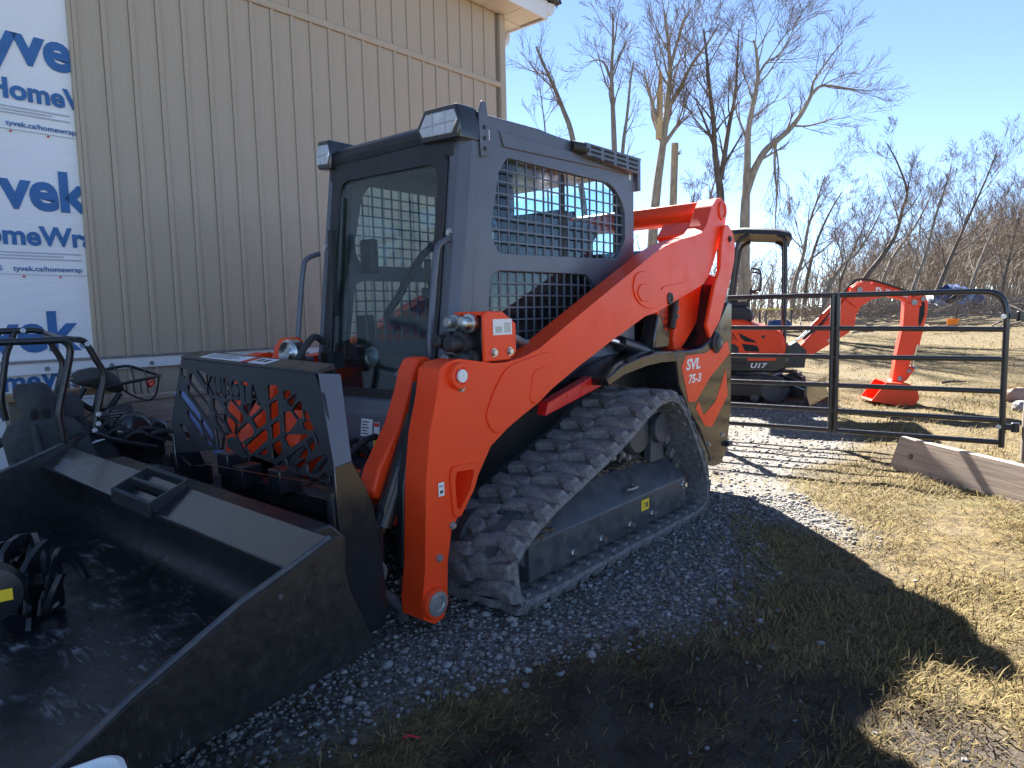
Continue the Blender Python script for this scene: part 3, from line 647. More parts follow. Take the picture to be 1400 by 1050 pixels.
for sd in (1, -1):
    Y = lambda y: y * sd
    up_z = 0. if sd > 0 else .075
    me = plate(ARM, [rounded(WIN, .02)], Y(.605), Y(.72), 'y', 'lift_arm', 'orange_paint'); arm = obj('lift_arm', me, ldr)
    bv = arm.modifiers.new('bevel', 'BEVEL'); bv.width = .009; bv.segments = 3; bv.limit_method = 'ANGLE'; bv.angle_limit = math.radians(40); me.polygons.foreach_set('use_smooth', [True] * len(me.polygons)); me.set_sharp_from_angle(angle=math.radians(30))
    MB().prism([(.735, .590), (.845, .600), (.850, .56), (.842, .455), (.825, .445), (.76, .52)], Y(.63), Y(.64)).build('arm_web', 'orange_paint', arm)
    # shaped reinforcement plates welded on the outer face
    def patch(poly, r=.03, h=.007, y=.7195):
        b = MB(); b.prism(rounded(poly, r, 4), Y(y), Y(y + h)); return b.build('gusset_plate', 'orange_paint', arm, .0055, 3)
    patch([(.515, .985), (.20, 1.035), (.165, .93), (.30, .815), (.47, .745), (.60, .70), (.665, .78), (.60, .90)], .06)
    patch([(.345, .955), (.245, .965), (.225, .92), (.275, .835), (.345, .80), (.375, .83)], .035, .012)
    patch([(-.55, 1.395), (-.66, 1.42), (-.80, 1.37), (-.86, 1.30), (-.86, 1.235), (-.72, 1.205), (-.60, 1.235), (-.53, 1.30)], .05)
    patch([(-.60, 1.345), (-.69, 1.345), (-.73, 1.30), (-.70, 1.25), (-.61, 1.25), (-.565, 1.295)], .02, .013)
    patch([(-.80, 1.22), (-.86, 1.335), (-1.15, 1.365), (-1.23, 1.33), (-1.02, 1.262), (-.93, 1.24)], .03, .006)
    patch([(.72, .62), (.70, .60), (.77, .50), (.83, .425), (.862, .44), (.868, .60), (.855, .635)], .02, .005, .7205) if False else None
    rim = MB(); lp_o = rounded([(.70, .612), (.862, .624), (.872, .58), (.862, .43), (.825, .415), (.735, .52)], .025); lp_i = rounded(WIN, .02)
    me2 = plate(lp_o, [lp_i], Y(.7195), Y(.728), 'y', 'window_rim', 'orange_paint'); obj('window_rim', me2, arm)
    # pivots
    def pin(x, z, R, r, m='steel'):
        b = MB(); b.ring((x, Y(.715), z), (0, sd, 0), [(R, 0), (R, .022), (R * .93, .028), (r, .028), (r, .020), (r * .55, .020), (r * .5, .03), (.004, .031)], 28); return b
    pin(.978, .122, .060, .042).build('arm_pin', 'orange_paint', arm); b = MB(); b.ring((.978, Y(.7445), .122), (0, sd, 0), [(.048, 0), (.047, .004), (.030, .006), (.026, .002), (.014, .002), (.012, .008), (.003, .009)], 26); b.build('pin_washer', 'grease', arm)
    b = pin(.812, .968, .052, .034); b.build('cylinder_boss', 'orange_paint', arm); b = MB(); b.ring((.812, Y(.743), .968), (0, sd, 0), [(.026, 0), (.025, .008), (.006, .009), (.004, .005)], 24); b.build('pin_cap', 'sticker_white', arm)
    b = MB(); b.ring((-.952, Y(.72), 1.268), (0, sd, 0), [(.036, 0), (.034, .012), (.020, .014), (.012, .008)], 20); b.build('pin_cap', 'black_plastic', arm)
    for x, z in ((.942, .285), (.865, .392), (.795, .918)): bolt(arm, (x, Y(.722), z), (0, sd, 0), .011, .012, 'grease')
    if sd > 0:
        MB().span((.905, .7222, .520), (.935, .7234, .572)).build('small_label', 'sticker_white', arm); b = MB(); b.span((.912, .7234, .530), (.928, .724, .542)); b.span((.910, .7234, .556), (.930, .724, .560)); b.build('label_print', 'lettering_dark', arm)
    # rear end round cap of the cross tube
    b = MB(); b.ring((-1.695, Y(.715), 1.835), (0, sd, 0), [(.062, 0), (.060, .014), (.045, .016), (.040, .008)], 24); b.build('tube_end_cap', 'orange_plain', arm)
    # rear lift link
    lk = [(-1.66, 1.74), (-1.73, 1.745), (-1.81, 1.70), (-1.845, 1.62), (-1.835, 1.52), (-1.74, 1.32), (-1.60, 1.12), (-1.44, 1.00), (-1.36, .955), (-1.27, .955), (-1.26, 1.02), (-1.30, 1.18), (-1.38, 1.36), (-1.44, 1.55), (-1.52, 1.68)]
    b = MB(); b.prism(lk, Y(.655 if sd > 0 else .655), Y(.745)) if False else b.prism(lk, Y(.50), Y(.598)); lkp = b.build('lift_link', 'orange_paint', ldr, .010, 3)
    b = MB(); b.prism([(-1.62, 1.62), (-1.66, 1.735), (-1.73, 1.745), (-1.81, 1.70), (-1.845, 1.62), (-1.835, 1.52), (-1.77, 1.385), (-1.60, 1.12), (-1.46, 1.02), (-1.40, 1.10), (-1.52, 1.36), (-1.60, 1.46)], Y(.728), Y(.752)); ol = b.build('outer_link', 'orange_paint', ldr, .008, 3)
    bolt(ol, (-1.745, Y(.752), 1.655), (0, sd, 0), .016, .012, 'black_plastic')
    # triangular bracket and damper strut under the arm
    b = MB(); b.prism([(-.985, 1.245), (-1.19, 1.33), (-1.20, 1.10), (-1.15, 1.06)], Y(.56), Y(.60)); b.build('arm_bracket', 'orange_paint', ldr, .006)
    b = MB(); b.tube([(-1.245, Y(.62), 1.32), (-1.19, Y(.62), 1.09)], .022, 10); b.build('strut', 'black_plastic', ldr)
    for z in (1.12, 1.17): bolt(ol, (-1.30, Y(.599), z + .04), (0, sd, 0), .013, .012)
    # lift cylinder hidden below the arm
    b = MB(); b.cyl((-1.35, Y(.54), .88), (-.70, Y(.54), 1.02), .045); b.build('lift_cylinder', 'black_paint', ldr)
    b = MB(); b.cyl((-.70, Y(.54), 1.02), (-.20, Y(.54), 1.12), .022); b.build('lift_rod', 'chrome', ldr)
    # lower link bar
    b = MB(); b.prism([(.12, .715), (-.44, .822), (-.465, .885), (-.40, .895), (.10, .778)], Y(.565), Y(.625)); b.build('control_link', 'orange_red', ldr, .006)
    # front: tilt cylinder cover, tilt cylinder
    cv = [(.725, 1.018), (.755, 1.034), (.805, 1.030), (.838, .985), (.860, .915), (.925, .770), (1.035, .615), (1.068, .535), (1.055, .505), (.955, .470), (.935, .485), (.862, .66), (.782, .82)]
    b = MB(); b.prism([(x, z + up_z) for x, z in cv], Y(.405), Y(.50)); c_ = b.build('cylinder_cover', 'orange_paint', ldr, .012, 3)
    for x, z in ((.845, .86), (1.00, .545)): bolt(c_, (x, Y(.50), z), (0, sd, 0), .010, .010)
    b = MB(); b.cyl((.86, Y(.53), .80), (1.055, Y(.53), .40), .040); b.tube([(.98, Y(.545), .62), (1.05, Y(.545), .47), (1.055, Y(.545), .40)], .018, 8); b.build('tilt_cylinder', 'black_paint', ldr)
    b = MB(); b.cyl((1.055, Y(.53), .40), (1.10, Y(.53), .305), .016); b.build('tilt_rod', 'brass', ldr)
    b = MB(); b.ring((1.105, Y(.50), .235), (0, sd, 0), [(.045, 0), (.045, .06), (.03, .064), (.024, .056), (.012, .06)], 22); b.build('rod_eye', 'grease', ldr)
    b = MB(); b.tube(catmull([(1.10, Y(.56), .16), (1.06, Y(.57), .13), (1.02, Y(.575), .08), (1.0, Y(.58), .03)], 4), .024, 8); b.build('coupler_lever', 'frame_dirty', ldr)
    # inner black side of the front leg
    b = MB(); b.prism([(.90, .95), (1.0, .55), (1.02, .25), (.93, .08), (.80, .30), (.78, .7)], Y(.56), Y(.6)); b.build('leg_inner_plate', 'black_paint', ldr, .006)
# rear cross tube joining the two arms
b = MB(); b.prism([(-1.56, 1.83), (-1.60, 1.895), (-1.68, 1.905), (-1.74, 1.87), (-1.74, 1.80), (-1.66, 1.76), (-1.58, 1.77)], -.604, .604); b.build('cross_tube', 'orange_paint', ldr, .018, 3)
b = MB(); b.prism([(-1.40, 1.665), (-1.50, 1.76), (-1.585, 1.775), (-1.60, 1.70), (-1.5, 1.6)], .40, .604); b.build('tube_gusset', 'orange_paint', ldr, .008)
# ---- aux hydraulic coupler box on the left arm
b = MB(); b.prism([(.66, 1.010), (.66, 1.196), (.64, 1.214), (.54, 1.210), (.455, 1.160), (.455, 1.040), (.50, 1.010)], .712, .726); b.span((.52, .56, 1.196), (.655, .7115, 1.212)); b.span((.45, .56, 1.02), (.462, .7115, 1.15)); bx_ = b.build('coupler_bracket', 'orange_paint', ldr, .005)
MB().span((.485, .7265, 1.115), (.605, .728, 1.180)).build('coupler_label', 'sticker_white', bx_)
b = MB(); b.span((.495, .728, 1.125), (.535, .7286, 1.165)); b.span((.55, .728, 1.125), (.59, .7286, 1.150)); b.build('label_print', 'grease', bx_)
for x in (.50, .60): bolt(bx_, (x, .726, 1.045), (0, 1, 0), .013, .012)
for (y, z, r, l, mm) in ((.66, 1.165, .034, .10, 'steel'), (.585, 1.17, .028, .11, 'grease'), (.63, 1.085, .042, .15, 'black_plastic'), (.56, 1.095, .034, .15, 'black_plastic'), (.66, 1.025, .036, .12, 'black_plastic'), (.575, 1.02, .03, .12, 'steel_dull')):
    b = MB(); b.ring((.62, y, z), (1, 0, 0), [(r, 0), (r, l * .35), (r * 1.15, l * .36), (r * 1.15, l * .6), (r * .8, l * .62), (r * .8, l * .95), (r * .55, l)], 18); b.build('hydraulic_coupler', mm, bx_)
b = MB(); b.span((.56, .55, 1.0), (.64, .70, 1.19)); b.build('manifold', 'black_paint', bx_, .008)
b = MB(); b.tube(catmull([(.455, .62, 1.07), (.36, .61, 1.10), (.22, .60, 1.06), (.12, .60, 1.09)], 5), .020, 10); b.build('hydraulic_hose', 'steel_dull', bx_)

# ---- cab
def fx_(z): return .50 + (1.87 - z) * .13          # front face of the cab leans forward towards the floor
SIDE = [(.405, 2.01), (.36, 2.045), (-.93, 2.035), (-.955, 2.0), (-.945, 1.45), (-.945, .96), (.62, .90), (.60, 1.02), (.42, 1.80)]
SIDE = [(.40, 2.02), (-.94, 2.02), (-.945, .96), (.56, .93), (.545, 1.02)]
UP = [(.215, 1.908), (-.66, 1.908), (-.735, 1.880), (-.80, 1.825), (-.838, 1.760), (-.842, 1.62), (-.80, 1.56), (-.745, 1.496), (.285, 1.476), (.330, 1.525), (.335, 1.60), (.275, 1.84)]
DN = [(.285, 1.396), (-.43, 1.400), (-.55, 1.32), (-.68, 1.22), (-.70, 1.06), (.40, 1.06), (.370, 1.22), (.345, 1.375)]
cabp = {}
def bars(poly, y0, y1, nx, nz):
    """wire guard inside an opening: bars clipped to its outline"""
    b = MB(); P = poly; xs = [p[0] for p in P]; zs = [p[1] for p in P]
    def cross(val, ax):
        r = []
        for i in range(len(P)):
            p, q = P[i], P[(i + 1) % len(P)]
            if (p[ax] - val) * (q[ax] - val) < 0: t = (val - p[ax]) / (q[ax] - p[ax]); r.append(p[1 - ax] + t * (q[1 - ax] - p[1 - ax]))
        return sorted(r)
    for i in range(1, nx):
        x = min(xs) + (max(xs) - min(xs)) * i / nx; r = cross(x, 0)
        for a, c in zip(r[::2], r[1::2]): b.span((x - .0035, y0, a - .006), (x + .0035, y1, c + .006))
    ym = (y0 + y1) / 2; dy = (y1 - y0)
    for i in range(1, nz):
        z = min(zs) + (max(zs) - min(zs)) * i / nz; r = cross(z, 1)
        for a, c in zip(r[::2], r[1::2]): b.span((a - .006, ym - dy * .2, z - .0035), (c + .006, ym + dy * .5 + .002, z + .0035))
    return b
for sd in (1, -1):
    Y = lambda y: y * sd
    me = plate(SIDE, [rounded(UP, .02), rounded(DN, .02)], Y(.468), Y(.50), 'y', 'cab_side', 'grey_paint'); sp_ = obj('cab_side', me, ldr); bv = sp_.modifiers.new('b', 'BEVEL'); bv.width = .005; bv.segments = 2; bv.limit_method = 'ANGLE'
    lo_, hi_ = sorted((Y(.478), Y(.486)))
    stuff(bars(UP, lo_, hi_, 17, 8).build('window_guard', 'grey_paint', sp_, smooth=0)); stuff(bars(DN, lo_, hi_, 17, 6).build('window_guard', 'grey_paint', sp_, smooth=0))
    MB().prism(UP, Y(.452), Y(.456)).build('side_pane', 'glass_side', sp_); MB().prism(DN, Y(.452), Y(.456)).build('side_pane', 'glass_side', sp_)
    b = MB(); b.span((-.30, Y(.440), 1.47), (-.27, Y(.458), 1.91)); b.build('pane_frame', 'black_plastic', sp_)
    # upper raised rail with groove
    b = MB(); b.prism([(.27, 2.018), (.245, 1.950), (-.88, 1.985), (-.90, 2.018)], Y(.4995), Y(.508)); b.build('roof_rail', 'grey_paint', sp_, .004)
    MB().span((.335, Y(.5002), 1.965), (.362, Y(.5015), 2.01)).build('small_label', 'sticker_white', sp_); MB().span((.340, Y(.5016), 1.970), (.357, Y(.502), 1.990)).build('label_print', 'sticker_red', sp_)
    MB().span((-.905, Y(.5002), 1.955), (-.885, Y(.5015), 2.0)).build('small_label', 'sticker_white', sp_)
    # corner pillar: grey folded post at the front
    b = MB(); b.loft([[(fx_(z) - .12, Y(.455), z), (fx_(z) - .105, Y(.502), z), (fx_(z) - .035, Y(.500), z), (fx_(z), Y(.455), z), (fx_(z), Y(.405), z), (fx_(z) - .035, Y(.40), z)] for z in (.90, 1.4, 2.0)]); b.build('front_pillar', 'grey_paint', ldr, .006)
    b = MB(); b.span((-.945, Y(.40), .96), (-.88, Y(.466), 2.01)); b.build('rear_pillar', 'grey_paint', ldr, .006)
    # lifting bracket on the roof edge
    b = MB(); b.prism([(.355, 1.895), (.405, 1.88), (.415, 2.07), (.395, 2.12), (.365, 2.12), (.35, 2.03)], Y(.5035), Y(.513)); br = b.build('lift_bracket', 'grey_paint', ldr, .004)
    for z in (1.92, 1.965, 2.01): bolt(br, (.382, Y(.513), z), (0, sd, 0), .007, .004, 'black_plastic')
    # grab handle beside the door
    hx = [(fx_(1.53), Y(.44), 1.53), (fx_(1.53) + .07, Y(.45), 1.50), (fx_(1.45) + .085, Y(.45), 1.44), (fx_(1.2) + .09, Y(.45), 1.2), (fx_(1.05) + .085, Y(.45), 1.05), (fx_(1.0) + .05, Y(.445), 1.0), (fx_(.99), Y(.44), .99)]
    if sd < 0: hx = [(p[0], p[1] - .06, p[2]) for p in hx]
    b = MB(); b.tube(catmull(hx, 5), .0135, 10); gh = b.build('grab_handle', 'grey_paint', ldr); bolt(gh, (fx_(1.55) + .002, Y(.44), 1.555), (1, 0, 0), .012, .012)
# roof
RO = [(.44, 1.985), (.485, 2.0), (.475, 2.045), (.40, 2.075), (-.04, 2.086), (-.13, 2.080), (-.20, 2.078), (-.93, 2.075), (-.985, 2.05), (-.985, 2.0), (-.93, 1.985)]
b = MB(); b.prism(RO, -.498, .498); rf = b.build('roof', 'grey_paint', ldr, .012, 3)
b = MB(); b.prism([(.435, 1.935), (.50, 1.955), (.515, 2.0), (.485, 2.035), (.42, 2.03)], -.43, .26); b.build('roof_visor', 'black_plastic', rf, .012, 3)
b = MB(); b.span((.38, -.44, 1.88), (.50, .44, 1.975)); b.build('header', 'black_plastic', rf, .01)
for (y0, y1) in ((.235, .515), (-.515, -.385)):
    b = MB(); b.loft([[(x, y0 + q * (y1 - y0), z) for (x, q, z) in ((fx0, a0, 1.955), (fx0, a1, 1.945), (fx0, 1 - .02, 2.02), (fx0, a1 - .03, 2.088), (fx0, a0 + .08, 2.092), (fx0, .02, 2.02))] for fx0, a0, a1 in ((.36, .06, .97), (.50, .10, .95), (.53, .13, .92))]); lh = b.build('work_light', 'black_gloss', rf, .008, 3)
    b = MB(); b.loft([[(x, y0 + q * (y1 - y0), z) for (q, z) in ((.17, 1.975), (.80, 1.968), (.93, 2.02), (.86, 2.065), (.26, 2.070), (.10, 2.01))] for x in (.525, .537)]); ln = b.build('lens', 'lamp_lens', lh, .004)
    b = MB(); w = y1 - y0; b.span((.536, y0 + .40 * w, 1.972), (.541, y0 + .425 * w, 2.068)); b.span((.536, y0 + .15 * w, 2.016), (.5405, y0 + .90 * w, 2.020)); b.span((.536, y0 + .68 * w, 1.972), (.541, y0 + .70 * w, 2.066)); b.build('reflector_rib', 'steel', lh)
# vent box on the left roof edge and rear beacon bracket
b = MB(); b.prism([(-.385, 2.005), (-.365, 2.072), (-.955, 2.078), (-.915, 1.985), (-.88, 1.983)], .499, .545); vb = b.build('vent_box', 'grey_paint', rf, .006)
b = MB()
for zc in (2.055, 2.03, 2.005):
    for k in range(4): x0 = -.42 - k * .13; b.span((x0 - .095, .5452, zc - .006), (x0, .5475, zc + .006))
b.build('vent_slots', 'black_inside', vb)
b = MB(); b.cyl((-.30, .50, 2.045), (-.37, .53, 2.04), .030, 14); b.cyl((-.36, .52, 2.04), (-.40, .535, 2.03), .018, 12); b.build('vent_knob', 'black_plastic', rf)
b = MB(); b.span((-.99, .47, 1.90), (-.955, .52, 2.085)); b.build('rear_bracket', 'grey_paint', rf, .004)
# front door: frame, glass, wiper
def fr_pt(y, z, d=0.): return (fx_(z) + d, y, z)
def door_plate(outer, holes, d0, d1, name, m, parent):
    me = plate(outer, holes, 0, d1 - d0, 'x', name, m)
    for v in me.vertices: v.co.x += fx_(v.co.z) + d0
    return obj(name, me, parent)
dout = rounded([(-.405, .80), (.405, .80), (.405, 1.90), (-.405, 1.93)], .05, 5); din = rounded([(-.345, .865), (.345, .865), (.360, 1.865), (-.355, 1.875)], .09, 6)
door = door_plate(dout, [din], -.012, .012, 'front_door', 'black_plastic', ldr)
door_plate([(-.372, .84), (.372, .84), (.382, 1.882), (-.378, 1.895)], [], -.003, .002, 'door_glass', 'glass_cab', door)
b = MB(); b.tube([fr_pt(-.33, 1.80, .02), fr_pt(-.335, 1.5, .03), fr_pt(-.32, 1.05, .03)], .010, 6); b.box(fr_pt(-.325, 1.42, .035), (.02, .03, .42)); b.box(fr_pt(-.34, .98, .025), (.04, .05, .10)); b.build('wiper', 'black_plastic', door)
b = MB(); b.tube([fr_pt(-.38, 1.0, -.1), fr_pt(-.38, 1.86, -.06)], .022, 8); b.build('inner_hose', 'black_plastic', door)
# lower front panel, labels and tread step
b = MB(); b.prism([(.60, .545), (.705, .560), (.735, .60), (.715, .765), (.665, .82), (.60, .83)], -.44, .44); lp = b.build('lower_front_panel', 'grey_paint', ldr, .015, 3)
def on_panel(y0, y1, z0, z1, d): 
    b = MB()
    def X(z): return .735 - (z - .60) * (.02 / .165) + d
    b.add([(X(z0), y0, z0), (X(z0), y1, z0), (X(z1), y1, z1), (X(z1), y0, z1), (X(z0) + .001, y0, z0), (X(z0) + .001, y1, z0), (X(z1) + .001, y1, z1), (X(z1) + .001, y0, z1)], [(0, 1, 2, 3), (4, 5, 6, 7), (0, 1, 5, 4), (1, 2, 6, 5), (2, 3, 7, 6), (3, 0, 4, 7)]); return b
on_panel(.01, .09, .655, .735, .0006).build('serial_label', 'sticker_white', lp)
for k in range(5): on_panel(.017, .065 - .01 * (k % 2), .665 + k * .0135, .670 + k * .0135, .0018).build('label_print', 'lettering_dark', lp)
on_panel(.102, .14, .60, .725, .0006).build('warning_label', 'sticker_white', lp); on_panel(.104, .138, .602, .65, .0018).build('warning_yellow', 'sticker_yellow', lp); on_panel(.104, .138, .705, .722, .0018).build('warning_red', 'sticker_red', lp)
b = MB(); b.span((.70, -.42, .50), (.80, .38, .535)); stp = b.build('step_tread', 'black_plastic', ldr, .004)
b = MB()
for k in range(34):
    for j in range(4): b.box((.712 + j * .025, -.40 + k * .0232, .542), (.012, .010, .016), Matrix.Rotation(.6, 3, 'X'))
stuff(b.build('step_teeth', 'frame_dirty', stp))
b = MB(); b.span((.72, .22, .44), (.76, .32, .50)); b.build('step_bracket', 'black_plastic', stp, .004); bolt(stp, (.76, .27, .465), (1, 0, 0), .014, .012)
# dark shelf / floor and cab interior
MB().span((-.88, -.45, .94), (.45, .45, .98)).build('cab_floor', 'black_plastic', ldr)
b = MB(); b.prism([(-.88, .98), (-.86, 1.40), (-.90, 1.45), (-.94, .98)], -.44, .44); b.build('rear_bulkhead', 'black_plastic', ldr)
b = MB(); b.span((-.90, -.40, 1.46), (-.895, .40, 1.93)); b.build('rear_window', 'glass_side', ldr)
b = MB(); b.loft([[(x, y, z) for (y, z) in ((-.22, 1.16), (.22, 1.16), (.25, 1.22), (.20, 1.28), (-.20, 1.28), (-.25, 1.22))] for x in (-.55, -.35, -.12, -.06)]); seat = b.build('operator_seat', 'seat_fabric', ldr, .02, 3)
b = MB(); b.loft([[(-.66 - (z - 1.25) * .12 + dx, y * (1 - max(0, z - 1.62) * 1.1), z) for (dx, y) in ((0, -.24), (.10, -.22), (.08, 0), (.10, .22), (0, .24), (-.06, .0))] for z in (1.20, 1.4, 1.6, 1.72, 1.80)]); b.build('backrest', 'seat_fabric', seat, .02, 3)
b = MB(); b.span((-.40, -.2, .985), (-.15, .2, 1.16)); b.build('seat_base', 'black_plastic', seat, .01)
for y in (-.33, .33):
    b = MB(); b.span((-.50, y - .05, 1.30), (-.05, y + .05, 1.36)); b.tube([(-.10, y, 1.35), (-.06, y, 1.42), (-.06, y, 1.52)], .022, 10); b.build('control_arm', 'black_plastic', seat, .012)
b = MB(); b.tube(catmull([(-.60, -.30, 1.75), (-.1, -.32, 1.60), (.18, -.32, 1.30), (.25, -.30, 1.18), (.25, .30, 1.18), (.18, .32, 1.30), (-.1, .32, 1.6), (-.6, .30, 1.75)], 4), .022, 8); b.build('safety_bar', 'black_plastic', seat)
b = MB(); b.box((.30, -.40, 1.52), (.05, .10, .18)); b.box((.36, -.38, 1.10), (.06, .09, .22)); b.build('display_panel', 'black_plastic', ldr, .01)
b = MB(); b.ring((.50, -.16, 1.00), (1, 0, .1), [(.05, 0), (.055, .01), (.035, .02), (.03, .012), (.01, .02)], 20); b.build('door_latch', 'steel_dull', door); 
b = MB(); b.tube([(.50, -.12, .93), (.50, .30, .91)], .020, 8); b.build('door_bar', 'black_plastic', door); bolt(door, (.525, .05, .925), (1, 0, 0), .012, .01)
# ---- coupler plate and brush guard carried at the front
cp = MB(); cp.span((1.06, -.55, .10), (1.10, .55, .42)); cp.span((1.08, -.50, .42), (1.15, .50, .50)); cpl = cp.build('quick_coupler', 'black_paint', ldr, .008)
for y in (-.42, -.16, .2, .42): MB().box((1.02, y, .30), (.12, .05, .30)).build('coupler_lug', 'black_paint', cpl, .006)
for y, h in ((-.36, .60), (-.24, .56), (.05, .58)): MB().box((1.16, y, h - .04), (.10, .09, .10)).build('coupler_lock', 'black_paint', cpl, .006)
# hydraulic hoses and blocks behind the guard
for k in range(7):
    y = -.34 + k * .10; b = MB(); b.tube(catmull([(1.0, y, .40), (.95 + .04 * (k % 3), y + .03, .55), (.80, y + .04 * (k % 2), .62 + .03 * (k % 3)), (.68, y, .48)], 5), .014, 8); b.build('hydraulic_hose', 'rubber_dark', ldr)
b = MB(); b.prism([(.70, .30), (.88, .32), (.95, .46), (.90, .555), (.74, .50)], .08, .36); b.build('front_casting', 'orange_plain', ldr, .015, 3); b = MB(); b.prism([(.70, .40), (.86, .44), (.95, .62), (.90, .78), (.74, .74)], -.40, -.18); b.build('front_casting', 'orange_plain', ldr, .015, 3)
b = MB(); b.ring((.80, -.365, 1.035), (1, .15, 0), [(.066, 0), (.066, .05), (.055, .06), (.05, .045), (.03, .05), (.02, .06)], 24); b.build('cylinder_pin', 'steel', ldr)
b = MB(); b.tube(catmull([(.86, -.29, .80), (.86, -.28, .95), (.84, -.27, 1.03), (.79, -.27, 1.09), (.73, -.30, 1.11), (.66, -.34, 1.08)], 5), .016, 10); b.build('tilt_hose', 'rubber_dark', ldr)
GX = 1.30
gout = [(-.475, 1.035), (.505, 1.005), (.545, .93), (.60, .685), (.585, .655), (.47, .612), (-.30, .585), (-.47, .560), (-.585, .605), (-.612, .745), (-.55, .875)]
def gp(a, b): return LXp(230 + a / 4.564, 470 + b / 4.564)
_lx = Vector((math.cos(LR), math.sin(LR), 0)); _ly = Vector((-math.sin(LR), math.cos(LR), 0))
def LXp(u, v, x=GX): p = onplane(u, v, LO + _lx * x, _lx) - LO; return (p.dot(_ly), p.z)
HO = [[(180, 165), (236, 180), (245, 262), (232, 250)], [(142, 188), (160, 190), (258, 325), (262, 378), (245, 372), (136, 238)], [(84, 152), (122, 166), (118, 222), (86, 188)], [(76, 298), (98, 294), (200, 428), (208, 478), (188, 484), (74, 328)],
      [(212, 476), (240, 484), (280, 560), (282, 600), (262, 596), (208, 505)], [(232, 582), (272, 622), (268, 644), (250, 640), (230, 604)], [(128, 258), (146, 262), (262, 408), (270, 470), (254, 482), (126, 304)],
      [(284, 345), (300, 340), (350, 415), (350, 500), (338, 498), (284, 400)], [(300, 436), (355, 510), (372, 560), (356, 574), (298, 480)], [(292, 518), (345, 575), (332, 664), (312, 640)], [(358, 372), (392, 352), (470, 445), (470, 490), (450, 500), (360, 410)],
      [(352, 420), (420, 495), (420, 545), (395, 560), (354, 480)], [(400, 348), (430, 330), (455, 350), (455, 380), (430, 384)], [(468, 395), (540, 350), (572, 365), (576, 400), (520, 450), (496, 444)], [(526, 472), (596, 408), (612, 424), (612, 492), (566, 528), (552, 524)],
      [(424, 560), (490, 496), (510, 498), (536, 540), (530, 566), (462, 612), (440, 604)], [(484, 638), (600, 534), (620, 546), (622, 596), (520, 690), (500, 680)], [(376, 596), (394, 580), (440, 620), (490, 706), (470, 712), (376, 640)], [(566, 690), (620, 646), (622, 680), (600, 692)],
      [(624, 262), (680, 260), (690, 306), (640, 350), (624, 340)], [(634, 384), (686, 346), (692, 440), (648, 474), (634, 470)], [(644, 512), (694, 476), (702, 556), (660, 594), (648, 590)], [(652, 632), (704, 600), (712, 680), (670, 718), (654, 712)], [(680, 760), (716, 726), (748, 766), (740, 792), (692, 782)],
      [(776, 420), (806, 374), (836, 356), (840, 460), (814, 470)], [(742, 360), (800, 310), (806, 340), (776, 396)], [(838, 500), (880, 474), (910, 520), (890, 545), (850, 530)], [(724, 590), (742, 566), (872, 566), (874, 578), (770, 644), (752, 640)], [(862, 612), (910, 580), (918, 640), (894, 682)], [(740, 712), (850, 634), (874, 660), (870, 700), (776, 770), (754, 764)],
      [(870, 740), (980, 690), (1000, 720), (998, 756), (906, 816), (880, 806)], [(948, 838), (980, 800), (1004, 830), (1010, 862), (952, 858)], [(82, 500), (100, 500), (138, 570), (136, 600), (112, 586), (78, 524)], [(126, 420), (144, 420), (196, 500), (222, 560), (216, 580), (196, 574), (124, 455)], [(722, 430), (764, 424), (808, 482), (764, 540), (724, 556)], [(720, 300), (760, 288), (772, 318), (738, 346), (720, 344)], [(846, 420), (862, 420), (890, 462), (850, 476)], [(906, 545), (926, 552), (950, 620), (930, 632), (926, 590)], [(800, 720), (860, 716), (866, 730), (806, 800), (790, 790)]]
def grow(h, d=4.5):
    cx = sum(p[0] for p in h) / len(h); cy = sum(p[1] for p in h) / len(h)
    return [(x + d * (x - cx) / max(8, math.hypot(x - cx, y - cy)), y + d * (y - cy) / max(8, math.hypot(x - cx, y - cy))) for x, y in h]
holes = [rounded([gp(a, b) for a, b in grow(h)], .010, 3) for h in HO]
# cut-out letters along the top
tm = text_mesh('KUBOTA', .082, None, 0, .0016, space=1.12); bm = bmesh.new(); bm.from_mesh(tm); bmesh.ops.remove_doubles(bm, verts=bm.verts, dist=1e-5)
be = [e for e in bm.edges if len(e.link_faces) == 1]; nxt = {}
for e in be: 
    for v in e.verts: nxt.setdefault(v, []).append(e)
seen = set(); letters = []
for e in be:
    if e in seen: continue
    lp_ = []; v = e.verts[0]; cur = e
    while cur not in seen:
        seen.add(cur); lp_.append((v.co.x, v.co.y)); v = cur.other_vert(v); cur = next((x for x in nxt[v] if x not in seen), cur)
    letters.append(lp_)
bm.free(); tx = [p[0] for l in letters for p in l]; kx = .395 / (max(tx) - min(tx)); y0_ = min(tx)
letters = [[(-.262 + (x - y0_) * kx * 1.0, .893 + y * 1.38 + (-.018) * ((x - y0_) * kx / .345)) for x, y in l] for l in letters]
gm = plate(gout, holes + letters, GX - .008, GX + .004, 'x', 'brush_guard', 'black_paint'); gd_ = obj('brush_guard', gm, ldr)
b = MB()
for fy in (.055, .36, .20, .86):
    y = -.262 + .345 * fy
MB().add([(GX - .10, -.50, 1.045), (GX - .10, .485, 1.012), (GX + .004, .515, 1.003), (GX + .004, -.480, 1.036), (GX - .10, -.50, 1.067), (GX - .10, .485, 1.034), (GX + .004, .515, 1.015), (GX + .004, -.480, 1.048)], [(0, 1, 2, 3), (4, 5, 6, 7), (0, 1, 5, 4), (1, 2, 6, 5), (2, 3, 7, 6), (3, 0, 4, 7)]).build('guard_top', 'black_paint', gd_, .003)
